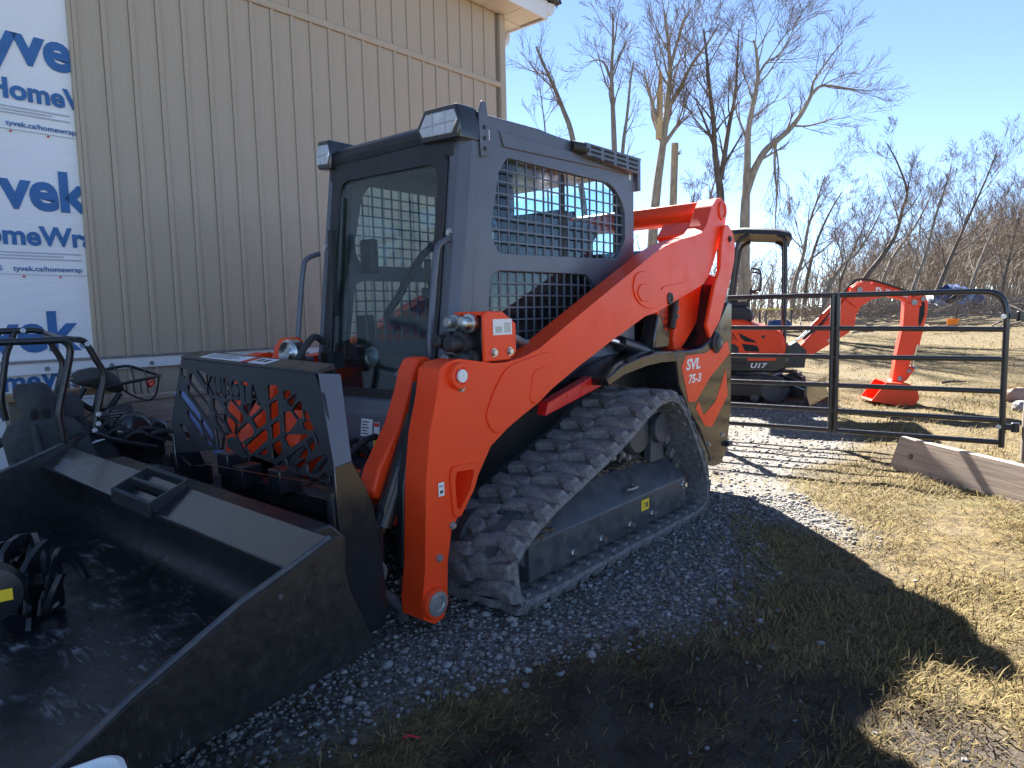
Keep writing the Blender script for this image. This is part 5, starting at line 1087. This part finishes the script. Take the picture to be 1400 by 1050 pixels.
# boom, stick and bucket in the digging plane
BA = math.radians(-12) - EA
bo = bpy.data.objects.new('digging_arm', None); COL.objects.link(bo); bo.parent = EX; bo.location = (.75, 0, 0); bo.rotation_euler = (0, 0, BA)
BM_ = Matrix.Translation((.75, 0, 0)) @ Matrix.Rotation(BA, 4, 'Z'); bpy.data.objects.remove(bo)
def digpart(b, name, m, bev=.008):
    b.v = [tuple(BM_ @ Vector(v)) for v in b.v]; return b.build(name, m, EX, bev, 3)
b = MB(); b.prism([(-.40, .60), (-.33, .57), (-.22, .60), (.20, .87), (.27, .96), (.29, 1.10), (.34, 1.20), (.46, 1.28), (.62, 1.315), (.80, 1.27), (.96, 1.17), (1.02, 1.19), (1.0, 1.26), (.86, 1.315), (.72, 1.375), (.58, 1.43), (.42, 1.475), (.33, 1.465), (.20, 1.37), (.06, 1.15), (-.20, .87), (-.38, .68)], -.075, .075); bm_ = digpart(b, 'boom', 'orange_plain')
b = MB(); b.prism([(.16, 1.28), (.22, 1.43), (.34, 1.50), (.44, 1.48), (.34, 1.30), (.28, 1.18)], -.10, -.078); b.prism([(.16, 1.28), (.22, 1.43), (.34, 1.50), (.44, 1.48), (.34, 1.30), (.28, 1.18)], .078, .10); digpart(b, 'boom_cheek', 'orange_plain')
b = MB(); b.cyl((.47, 0, 1.475), (.82, 0, 1.36), .035, 12); digpart(b, 'arm_cylinder', 'orange_plain', 0); b = MB(); b.cyl((.80, 0, 1.365), (1.0, 0, 1.29), .020, 10); digpart(b, 'arm_rod', 'chrome', 0)
b = MB(); b.cyl((-.22, -.0, .92), (.22, 0, 1.38), .042, 12); digpart(b, 'boom_cylinder', 'orange_plain', 0); b = MB(); b.cyl((-.42, 0, .74), (-.22, 0, .92), .022, 10); digpart(b, 'boom_rod', 'chrome', 0)
b = MB(); b.prism([(-.55, .45), (-.30, .45), (-.28, .66), (-.40, .78), (-.55, .70)], -.11, .11); digpart(b, 'swing_post', 'black_paint')
b = MB(); b.prism([(.83, 1.25), (.90, 1.29), (1.0, 1.335), (1.06, 1.30), (1.09, 1.22), (1.08, 1.08), (1.0, .82), (.86, .30), (.80, .25), (.72, .28), (.76, .60), (.82, .95)], -.065, .065); stk_ = digpart(b, 'stick', 'orange_plain')
b = MB(); b.prism([(1.0, 1.24), (1.05, 1.23), (1.05, 1.08), (1.0, .92), (.985, 1.0)], -.068, -.066); digpart(b, 'stick_slot', 'black_inside', 0)
b = MB(); b.cyl((1.06, -.03, 1.10), (.99, -.03, .72), .030, 12); digpart(b, 'bucket_cylinder', 'orange_plain', 0); b = MB(); b.cyl((.99, -.03, .72), (.94, -.03, .44), .016, 10); digpart(b, 'bucket_rod', 'chrome', 0)
b = MB(); b.prism([(.93, .46), (.97, .42), (.88, .28), (.74, .22), (.68, .26), (.80, .36)], -.06, .06); digpart(b, 'bucket_link', 'orange_plain')
for dy in (-.035, .0, .035):
    b = MB(); b.tube(catmull([(-.30, dy, .80), (-.05, dy, 1.06), (.14, dy, 1.36), (.30, dy, 1.52), (.50, dy * 1.3, 1.50), (.72, dy * 1.4, 1.42), (.90, dy, 1.36), (1.0, dy, 1.345)], 4), .011, 6); digpart(b, 'hydraulic_hose', 'rubber_dark', 0)
for (x, z, w, r) in ((-.34, .66, .09, .035), (.31, 1.40, .115, .032), (.93, 1.23, .085, .034), (1.03, 1.27, .08, .026), (.80, .31, .075, .028), (.90, .40, .075, .024), (.97, .44, .075, .020)):
    b = MB(); b.cyl((x, -w, z), (x, w, z), r, 16); digpart(b, 'pivot_pin', 'steel_dull', 0)
b = MB(); cup = [(.60, .28), (.86, .26), (.95, .18), (.97, .08), (.92, .0), (.80, -.02), (.44, .05)]
b.prism(cup, -.24, -.225); digpart(b, 'bucket_cheek', 'orange_plain', .003); b = MB(); b.prism(cup, .225, .24); digpart(b, 'bucket_cheek', 'orange_plain', .003)
b = MB(); prf = [(.60, .28), (.86, .26), (.95, .18), (.97, .08), (.92, .0), (.80, -.02), (.44, .05)]; inn = [(.61, .268), (.85, .248), (.936, .175), (.955, .085), (.912, .014), (.80, -.006), (.45, .062)]
b.prism(prf + inn[::-1], -.224, .224); digpart(b, 'bucket_shell', 'orange_plain', .002)
text_o = text('Kubota', .085, 'lettering_white', (0, 0, 0), (1, 0, 0), (0, 0, 1), None, bold=.001, width=.26)
text_o.data.transform(BM_ @ Matrix.Translation((.60, -.0762, 1.345)) @ Matrix.Rotation(math.radians(11), 4, 'Y')); text_o.parent = EX
b = MB(); b.prism([(.50, 1.345), (.50, 1.425), (.545, 1.42), (.565, 1.385), (.545, 1.345)], -.0775, -.0755); b.prism([(.518, 1.36), (.518, 1.41), (.54, 1.405), (.548, 1.385), (.54, 1.36)], -.0782, -.0776) if False else None; lg = digpart(b, 'emblem', 'lettering_white', 0)
b = MB(); b.prism([(.520, 1.365), (.520, 1.405), (.538, 1.40), (.545, 1.385), (.535, 1.365)], -.0785, -.0778); digpart(b, 'emblem_centre', 'orange_plain', 0)
b = MB(); b.prism([(-.04, .765), (-.02, .80), (.09, .87), (.07, .83)], -.0775, -.0755); digpart(b, 'boom_label', 'sticker_white', 0)
# ------------------------------------------------------------------ far things in the field
def far(u, v, Y): p = at(u, v, Y); return p
tp = gnd(1296, 428); tY = 34.
def base(u, Y): q = at(u, 430, Y); P = np.array([[q.x, q.y]]); return Vector((q.x, q.y, float(height(P)[0])))
q = base(1300, 34); TN = thing('blue_tent', 'collapsed dark blue dome tent at the edge of the wood', 'tent', q, math.radians(-20))
b = MB(); n1, n2 = 16, 9
for i in range(n2 + 1):
    for j in range(n1 + 1):
        a = math.pi * j / n1; s = -1 + 2 * i / n2; w = math.sqrt(max(0, 1 - (s * .92) ** 4)); rr_ = 1.35 * (1 + .06 * math.sin(7 * a + 5 * s))
        b.v.append((-rr_ * math.cos(a) * (.75 + .25 * w), s * 1.1, rr_ * .95 * math.sin(a) ** .8 * w * (1 + .08 * math.sin(9 * s + 3 * a))))
b.f = [(i * (n1 + 1) + j, i * (n1 + 1) + j + 1, (i + 1) * (n1 + 1) + j + 1, (i + 1) * (n1 + 1) + j) for i in range(n2) for j in range(n1)]
b.build('tent_shell', 'tarp_blue', TN, smooth=60)
b = MB(); b.add([(-1.2, -1.25, .05), (-.2, -1.35, .0), (.3, -1.3, .1), (.75, -1.05, .95), (.35, -1.15, .8), (-.2, -1.3, .35), (-.9, -1.2, .75)], [(0, 1, 5, 6), (1, 2, 3, 4, 5)]); b.build('tent_flap', 'tarp_light', TN); b = MB(); b.prism([(-.5, .05), (.5, .0), (.45, .75), (-.1, .95), (-.5, .6)], -1.16, -1.12); b.build('tent_opening', 'black_inside', TN)
for j, (u, Y, L, h, r, mt_, lb) in enumerate(((1345, 35, 2.6, .45, .1, 'wood_weathered', 'long brown board of the timber pile beside the tent'), (1385, 36, 1.6, .8, -.1, 'wood_grey', 'pale grey concrete slab edge behind the timber pile'), (1365, 33, 2.6, .12, .25, 'white_trim', 'white board lying on the grass right of the tent'))):
    q = base(u, Y); o = MB().box((0, 0, h / 2), (L, .25, h)).build('timber_board', mt_, None, .01); o.location = q; o.rotation_euler = (0, 0, r); tag(o, lb, 'board')
q = base(1303, 22); CN = thing('orange_bucket', 'small orange pail with a black handle stick in the field', 'pail', q)
b = MB(); b.ring((0, 0, 0), (0, 0, 1), [(.13, 0), (.17, .28), (.18, .30), (.16, .30), (.12, .05)], 20); b.build('pail_body', 'cone_orange', CN); b = MB(); b.tube([(.05, 0, .1), (.14, .0, .62)], .03, 8); b.build('handle_stick', 'black_plastic', CN)
q = base(1060, 24); TB = thing('folding_table', 'small table with yellow top and a blue bundle in the far field', 'table', q, .1)
MB().box((0, 0, .72), (1.0, .55, .04)).build('table_top', 'sticker_yellow', TB)
for x in (-.45, .45):
    for y in (-.24, .24): MB().box((x, y, .35), (.04, .04, .70)).build('leg', 'black_paint', TB)
q = base(1066, 23.4); o = MB(); o.loft([[(x, r * math.cos(a) * .30, .20 + r * math.sin(a) * .2) for a in [2 * math.pi * k / 10 for k in range(10)]] for x, r in ((-.38, .3), (-.3, .9), (0, 1.), (.28, .85), (.36, .3))]); o = o.build('blue_bundle', 'tarp_blue', None, smooth=60); o.location = q; tag(o, 'dark blue bundle lying beside the yellow table', 'bundle')
def rock(name, p, s, m, lb):
    bm = bmesh.new(); bmesh.ops.create_icosphere(bm, subdivisions=2, radius=1); rr = random.Random(lb)
    for v in bm.verts: v.co = Vector((v.co.x * s[0], v.co.y * s[1], v.co.z * s[2])) * rr.uniform(.82, 1.12)
    me = bpy.data.meshes.new(name); bm.to_mesh(me); bm.free(); me.materials.append(MATS[m]); o = obj(name, me); o.location = p; tag(o, lb, 'rock'); return o
rock('rock', gnd(1392, 548) + Vector((0, 0, .06)), (.20, .14, .12), 'rock_pink', 'pinkish rock lying behind the gate at right edge')
rock('rock', gnd(1397, 562) + Vector((0, 0, .04)), (.10, .09, .08), 'rock_grey', 'small grey rock in front of the pinkish rock')
# fallen sticks and brush in the field
def stick(u, v, L, ang, r, lb, cat='branch'):
    p = gnd(u, v); b = MB(); rr = random.Random(lb); pts = []
    for k in range(6): t = k / 5 - .5; pts.append((t * L, rr.uniform(-.04, .04) * L, .02 + rr.uniform(0, .03)))
    b.tube(pts, [r * (1 - .1 * k) for k in range(6)], 6); b.tube([pts[2], (pts[2][0] + .2 * L, .12 * L, .06)], r * .5, 5)
    o = b.build('fallen_branch', 'bark_dark', None); o.location = p; o.rotation_euler = (0, 0, ang); tag(o, lb, cat, 'fallen branches in the field')
stick(1305, 525, .45, .3, .02, 'short dark branch lying on grass right of the excavator bucket'); stick(1275, 479, .7, .1, .03, 'dark branch on grass seen below second gate rail, left one'); stick(1310, 480, .8, -.1, .03, 'dark branch on grass seen below second gate rail, right one')
for k in range(26):
    pass
b = MB(); rr = random.Random(3)
for k in range(520):
    Y = rr.uniform(20, 36); u = rr.uniform(1090, 1420); p = base(u, Y); a = rr.uniform(-.5, .5) + (0 if rr.random() < .8 else 1.2); L = rr.uniform(.5, 2.6); r = rr.uniform(.012, .035); h = rr.uniform(.02, .32) * (1.5 if Y > 28 else .5)
    if Y < 26 and rr.random() < .6: continue
    d = Vector((math.cos(a), math.sin(a) * .6, rr.uniform(-.1, .22))); b.tube([p + Vector((0, 0, h)), p + d * L * .5 + Vector((0, 0, h + rr.uniform(-.03, .08))), p + d * L + Vector((0, 0, h))], [r, r * .8, r * .3], 5)
tag(b.build('brush_pile', 'bark_grey', None), 'long low pile of cut brush along the edge of the wood', 'brush', kind='stuff')
# small red twig in the near gravel
p = gnd(560, 1012); b = MB(); b.tube([(-.02, 0, .006), (.0, .004, .012), (.03, -.004, .008)], .0035, 6); o = b.build('red_twig', 'sticker_red', None); o.location = p; tag(o, 'tiny red twig on the gravel at the bottom edge', 'twig')
# ------------------------------------------------------------------ bare trees
def branch_set(B, start, d, L, r, depth, rr, up=.18, tw=3, spread=.75, curl=.12, sides=5):
    """grow one limb and its children into mesh builders B['big'] and B['fine']"""
    n = 5 if depth > 1 else (4 if depth == 1 else 3); pts = [start]; p = start; dd = d.normalized(); dirs = [dd]
    for k in range(n):
        dd = (dd + Vector((rr.gauss(0, curl), rr.gauss(0, curl), rr.gauss(0, curl * .6) + up * .35))).normalized(); p = p + dd * (L / n); pts.append(p); dirs.append(dd)
    rs = [max(r * (1 - .86 * k / n), .0046) for k in range(n + 1)]
    (B['big'] if r > .022 else B['fine']).tube(pts, rs, sides if r > .02 else 3)
    if depth <= 0: return
    cnt = tw + (2 if depth > 1 else 2)
    for k in range(cnt):
        t = .25 + .72 * (k + rr.random() * .6) / cnt; i = min(int(t * n), n - 1); q = pts[i].lerp(pts[i + 1], t * n - i)
        o = dirs[i].orthogonal().normalized(); o.rotate(Quaternion(dirs[i], rr.uniform(0, 6.28))); a = rr.uniform(.45, 1.) * spread
        nd = dirs[i] * math.cos(a) + o * math.sin(a)
        branch_set(B, q, nd, L * rr.uniform(.42, .66) * (1.15 - .4 * t), max(rs[i] * .58, .004), depth - 1, rr, up, tw, spread, curl * 1.1, sides)
def tree(name, label, cat, trunk, r0, r1, seed, nlimb, limbL, depth=3, bk='bark_grey', group='bare trees beyond the yard', limbs=(), t0=.35, spread=.8, up=.2, tw=3, snag=None, sub=1.):
    """trunk: world points from base to top"""
    rr = random.Random(seed); base_ = Vector(trunk[0]); T = thing(name, label, cat, base_, 0, group)
    tp = [Vector(p) - base_ for p in catmull(trunk, 5)]; n = len(tp); rs = [r0 + (r1 - r0) * (k / (n - 1)) ** .8 for k in range(n)]
    rs[0] *= 1.25
    b = MB(); b.tube(tp, rs, 9); b.build('trunk', bk, T)
    B = {'big': MB(), 'fine': MB()}
    for (pts, ra, rb, k2) in limbs:                                     # limbs seen clearly
        lp_ = [Vector(p) - base_ for p in catmull(pts, 5)]; m_ = len(lp_); rl = [ra + (rb - ra) * k / (m_ - 1) for k in range(m_)]; B['big'].tube(lp_, rl, 7)
        for k in range(k2):
            t = .2 + .8 * (k + rr.random()) / k2; i = min(int(t * (m_ - 1)), m_ - 2); d = (lp_[i + 1] - lp_[i]).normalized(); o = d.orthogonal().normalized(); o.rotate(Quaternion(d, rr.uniform(0, 6.28))); a = rr.uniform(.3, .8)
            branch_set(B, lp_[i], d * math.cos(a) + o * math.sin(a), limbL * .55 * rr.uniform(.6, 1.1), max(rl[i] * .45, .008), depth - 1, rr, up, tw, spread)
    for k in range(nlimb):
        t = t0 + (1 - t0) * (k + rr.random()) / nlimb; i = min(int(t * (n - 1)), n - 2); d = (tp[i + 1] - tp[i]).normalized(); o = d.orthogonal().normalized(); o.rotate(Quaternion(d, rr.uniform(0, 6.28))); a = rr.uniform(.4, .9)
        branch_set(B, tp[i], d * math.cos(a) + o * math.sin(a), limbL * rr.uniform(.6, 1.15) * (1.25 - .6 * t), max(rs[i] * .45, .012), depth, rr, up, tw, spread)
    if snag:
        b = MB(); q0, q1, ra = Vector(snag[0]) - base_, Vector(snag[1]) - base_, snag[2]; b.tube([q0, q0.lerp(q1, .6), q1], [ra, ra * .9, ra * .5], 8); b.build('snag', 'wood_break', T)
    if B['big'].v: B['big'].build('limbs', bk, T)
    if B['fine'].v: B['fine'].build('crown', 'twigs_brown', T, smooth=0)
    return T
def px(pts, Y): return [at(u, v, Y) for u, v in pts]
def px0(u, Y, pts): b0 = base(u, Y); return [b0] + px(pts, Y)
Y = 24.
tree('leaning_tree', 'thin bare tree leaning left just right of the building corner', 'tree', px0(806, Y, [(800, 300), (783, 190), (770, 150), (757, 118), (745, 92), (733, 64)]), .13, .035, 11, 7, 1.9, 2, 'bark_grey', t0=.5)
tree('sapling', 'slight bare sapling at the corner of the building, left of the leaning tree', 'tree', px0(752, Y, [(750, 300), (746, 190), (742, 150), (738, 120)]), .05, .012, 12, 9, 1.4, 2, 'bark_grey', t0=.35)
tree('tall_tree', 'tall straight bare tree with forked stem directly above the cab roof', 'tree', px0(843, Y, [(842, 300), (840, 205), (838, 150), (836, 100), (838, 60), (838, 18)]), .14, .03, 13, 10, 2.0, 3, 'bark_grey', limbs=[(px([(846, 330), (851, 210), (857, 160), (862, 110), (866, 85)], Y), .08, .02, 7), (px([(838, 118), (828, 90), (818, 82), (800, 86)], Y), .05, .01, 5)], t0=.45, tw=2)
Y = 27.
tree('broken_tree', 'big bare tree with a snapped pale stub, left of the lift arms top', 'tree', px0(890, Y, [(892, 335), (898, 260), (906, 200), (912, 150), (916, 100), (914, 60), (908, 15)]), .24, .04, 14, 13, 3.2, 3, 'bark_pale', limbs=[(px([(905, 190), (894, 150), (886, 120), (880, 95)], Y), .09, .02, 6), (px([(912, 150), (930, 120), (945, 90), (970, 55), (985, 30)], Y), .10, .02, 8), (px([(916, 95), (925, 60), (935, 30), (945, 10)], Y), .07, .02, 6), (px([(904, 205), (925, 175), (950, 150)], Y), .07, .02, 6)], t0=.4, snag=(at(901, 190, Y), at(903, 98, Y), .13))
tree('dead_trunk', 'straight branchless dead trunk snapped off at the top', 'tree', px0(918, Y + 1, [(919, 330), (921, 260), (923, 196)]), .17, .14, 15, 2, .6, 1, 'bark_pale', t0=.8)
tree('forked_tree', 'bare tree forking into dense upright limbs above the cross tube', 'tree', px0(987, Y, [(986, 330), (985, 265), (981, 238), (977, 200), (975, 160), (970, 120), (966, 75), (962, 40)]), .20, .03, 16, 11, 3.0, 3, 'bark_dark', limbs=[(px([(985, 245), (990, 215), (997, 170), (1005, 130), (1008, 80), (1010, 40)], Y), .12, .02, 10), (px([(990, 225), (1005, 200), (1016, 180)], Y), .06, .02, 5), (px([(978, 205), (965, 170), (952, 140)], Y), .07, .02, 6)], t0=.45)
Y = 25.
tree('split_tree', 'large bare tree with a torn limb bending far to the right', 'tree', px0(1018, Y, [(1018, 330), (1019, 285), (1020, 262), (1022, 220), (1023, 180), (1030, 140), (1036, 105), (1034, 70), (1030, 55)]), .22, .03, 17, 10, 2.8, 3, 'bark_pale', limbs=[(px([(1020, 264), (1030, 235), (1043, 210), (1058, 195), (1078, 178), (1096, 155), (1110, 128)], Y), .15, .06, 5), (px([(1110, 128), (1122, 118), (1140, 118), (1165, 122), (1190, 124)], Y), .06, .012, 12), (px([(1110, 128), (1112, 112), (1125, 92), (1140, 72), (1152, 58)], Y), .05, .012, 9), (px([(1085, 172), (1105, 172), (1130, 165), (1145, 158)], Y), .04, .012, 7), (px([(1036, 105), (1048, 85), (1066, 75), (1082, 52)], Y), .05, .012, 8)], t0=.5, tw=3)
rrb = random.Random(5); T = thing('hanging_limb', 'torn limb hanging straight down from the split tree', 'branch', at(1060, 200, Y) , 0); Bh = {'big': MB(), 'fine': MB()}; q0 = at(1060, 200, Y)
for (pts, ra) in (([(1060, 200), (1059, 230), (1062, 265), (1060, 300), (1061, 320)], .05), ([(1060, 200), (1064, 225), (1063, 260), (1070, 300)], .035), ([(1063, 240), (1078, 255), (1083, 268)], .015)):
    lp_ = [p - q0 for p in catmull(px(pts, Y - .2), 4)]; Bh['big'].tube(lp_, [ra * (1 - .8 * k / (len(lp_) - 1)) for k in range(len(lp_))], 6)
    for k in range(9):
        i = rrb.randrange(3, len(lp_)); branch_set(Bh, lp_[i], Vector((rrb.uniform(-.5, .5), rrb.uniform(-.4, .4), -1)), rrb.uniform(.6, 1.5), .012, 1, rrb, -.25, 3, .6)
Bh['big'].build('limb', 'bark_pale', T); Bh['fine'].build('twigs', 'twigs_brown', T, smooth=0)
b = MB(); b.ring(at(1058, 199, Y) - q0, (0, -1, .3), [(.02, -.05), (.12, 0), (.05, .12), (.01, .2)], 8); b.build('torn_wood', 'wood_break', T)
# smaller trees and the leaning thicket along the wood edge
edge = [(1083, 32, [(1086, 390), (1098, 350), (1105, 310), (1115, 280), (1128, 240)], .14, 'slender bare tree right behind the excavator canopy post', 2.4, 9),
        (1100, 33, [(1102, 390), (1112, 345), (1125, 310), (1140, 280), (1152, 262)], .11, 'slender bare tree leaning right above the excavator boom', 2.0, 8),
        (960, 30, [(962, 330), (966, 290), (975, 255), (984, 225)], .09, 'low bare tree behind the orange cross tube', 1.8, 8),
        (938, 31, [(940, 330), (945, 290), (950, 262)], .07, 'small bare sapling between dead trunk and forked tree', 1.5, 7),
        (1125, 30, [(1132, 395), (1150, 365), (1172, 345), (1190, 318), (1205, 288)], .12, 'bare tree leaning right over the excavator elbow', 2.6, 10),
        (1160, 31, [(1180, 385), (1205, 352), (1224, 322), (1234, 285), (1240, 262), (1228, 225), (1212, 195)], .15, 'dark crooked tree with a broken top in the thicket', 2.0, 9),
        (1240, 33, [(1250, 390), (1265, 350), (1278, 300), (1290, 262), (1300, 232)], .13, 'bare thicket tree behind the crooked tree', 2.6, 11),
        (1270, 34, [(1285, 388), (1305, 340), (1325, 295), (1345, 252), (1364, 205)], .15, 'tall bare thicket tree leaning right towards the frame edge', 2.8, 12),
        (1320, 36, [(1330, 385), (1345, 345), (1360, 310), (1378, 280)], .13, 'bare thicket tree near the right frame edge', 2.6, 10),
        (1365, 37, [(1372, 385), (1380, 350), (1388, 315), (1395, 285)], .12, 'bare thicket tree at the very right edge', 2.6, 10),
        (1195, 35, [(1205, 390), (1222, 350), (1245, 318), (1262, 290), (1275, 262)], .12, 'thin bare tree leaning right in the middle of thicket', 2.4, 11),
        (1145, 36, [(1148, 390), (1158, 360), (1170, 335), (1185, 300)], .10, 'thin bare tree above the top of excavator boom', 2.0, 10)]
for k, (u, Yd, pts, r, lb, LL, nl) in enumerate(edge):
    tree('thicket_tree' if k > 3 else 'young_tree', lb, 'tree', px0(u, Yd, pts), r, .02, 40 + k, nl, LL * 1.05, 3, 'bark_dark' if k % 2 else 'bark_grey', 'bare trees along the wood edge', t0=.28, spread=.9, up=.25, tw=3)
# the wood behind: nobody could count its stems
b = MB(); f = MB(); rr = random.Random(21)
for k in range(1800):
    Yd = rr.uniform(38, 95); u = rr.uniform(560, 1560) if k % 5 < 3 else rr.uniform(1150, 1560)
    if u < 700: continue
    p = base(u, Yd); topv = 340 - 62 * math.exp(-((u - 1390) / 150) ** 2) + rr.uniform(-8, 55); h = max(1.2, (CAMH + (427 - topv) / FPX * Yd) - p.z) * rr.uniform(.65, 1.06)
    ln = Vector((rr.gauss(.10, .14), rr.gauss(0, .12), 1)).normalized(); q = p + ln * h * .5; t = p + (ln + Vector((rr.gauss(.06, .1), rr.gauss(0, .1), 0))) * h; r = rr.uniform(.022, .06) * (.7 + Yd / 120)
    b.tube([p, q, t], [r, r * .7, r * .2], 4)
    for j in range(10):
        s = rr.uniform(.25, .97); a = p.lerp(q, s * 2) if s < .5 else q.lerp(t, s * 2 - 1); d = Vector((rr.gauss(.15, .6), rr.gauss(0, .5), rr.uniform(.35, 1.))).normalized(); l = h * rr.uniform(.12, .30)
        e1 = a + d * l; f.tube([a, a + d * l * .5 + Vector((rr.gauss(0, .05), 0, .05)), e1], [r * .40, r * .28, r * .12], 3)
        for w in range(3):
            d2 = (d + Vector((rr.gauss(0, .6), rr.gauss(0, .4), rr.uniform(-.1, .6)))).normalized(); a2 = a.lerp(e1, rr.uniform(.4, 1)); f.tube([a2, a2 + d2 * l * .55], [r * .2, r * .08], 3)
W_ = thing('distant_wood', 'dense grey brown leafless wood along the far side of the field', 'wood', base(1250, 60)); W_['kind'] = 'stuff'
o0 = W_.location
for bb, nm, mm in ((b, 'stems', 'bark_grey'), (f, 'twigs', 'twigs_far')):
    bb.v = [(x - o0.x, y - o0.y, z - o0.z) for x, y, z in bb.v]; stuff(bb.build(nm, mm, W_, smooth=0))
# undergrowth along the wood edge
b = MB()
for k in range(2600):
    Yd = rr.uniform(27, 40); u = rr.uniform(930, 1480); p = base(u, Yd); d = Vector((rr.gauss(.2, .5), rr.gauss(0, .5), 1)).normalized(); L = rr.uniform(.3, 1.5); r = rr.uniform(.006, .014)
    b.tube([p, p + d * L * .5, p + (d + Vector((rr.gauss(.1, .3), 0, 0))) * L], [r, r * .7, r * .3], 3)
tag(b.build('undergrowth', 'twigs_far', None, smooth=0), 'tangled brown undergrowth along the edge of the wood', 'undergrowth', kind='stuff')
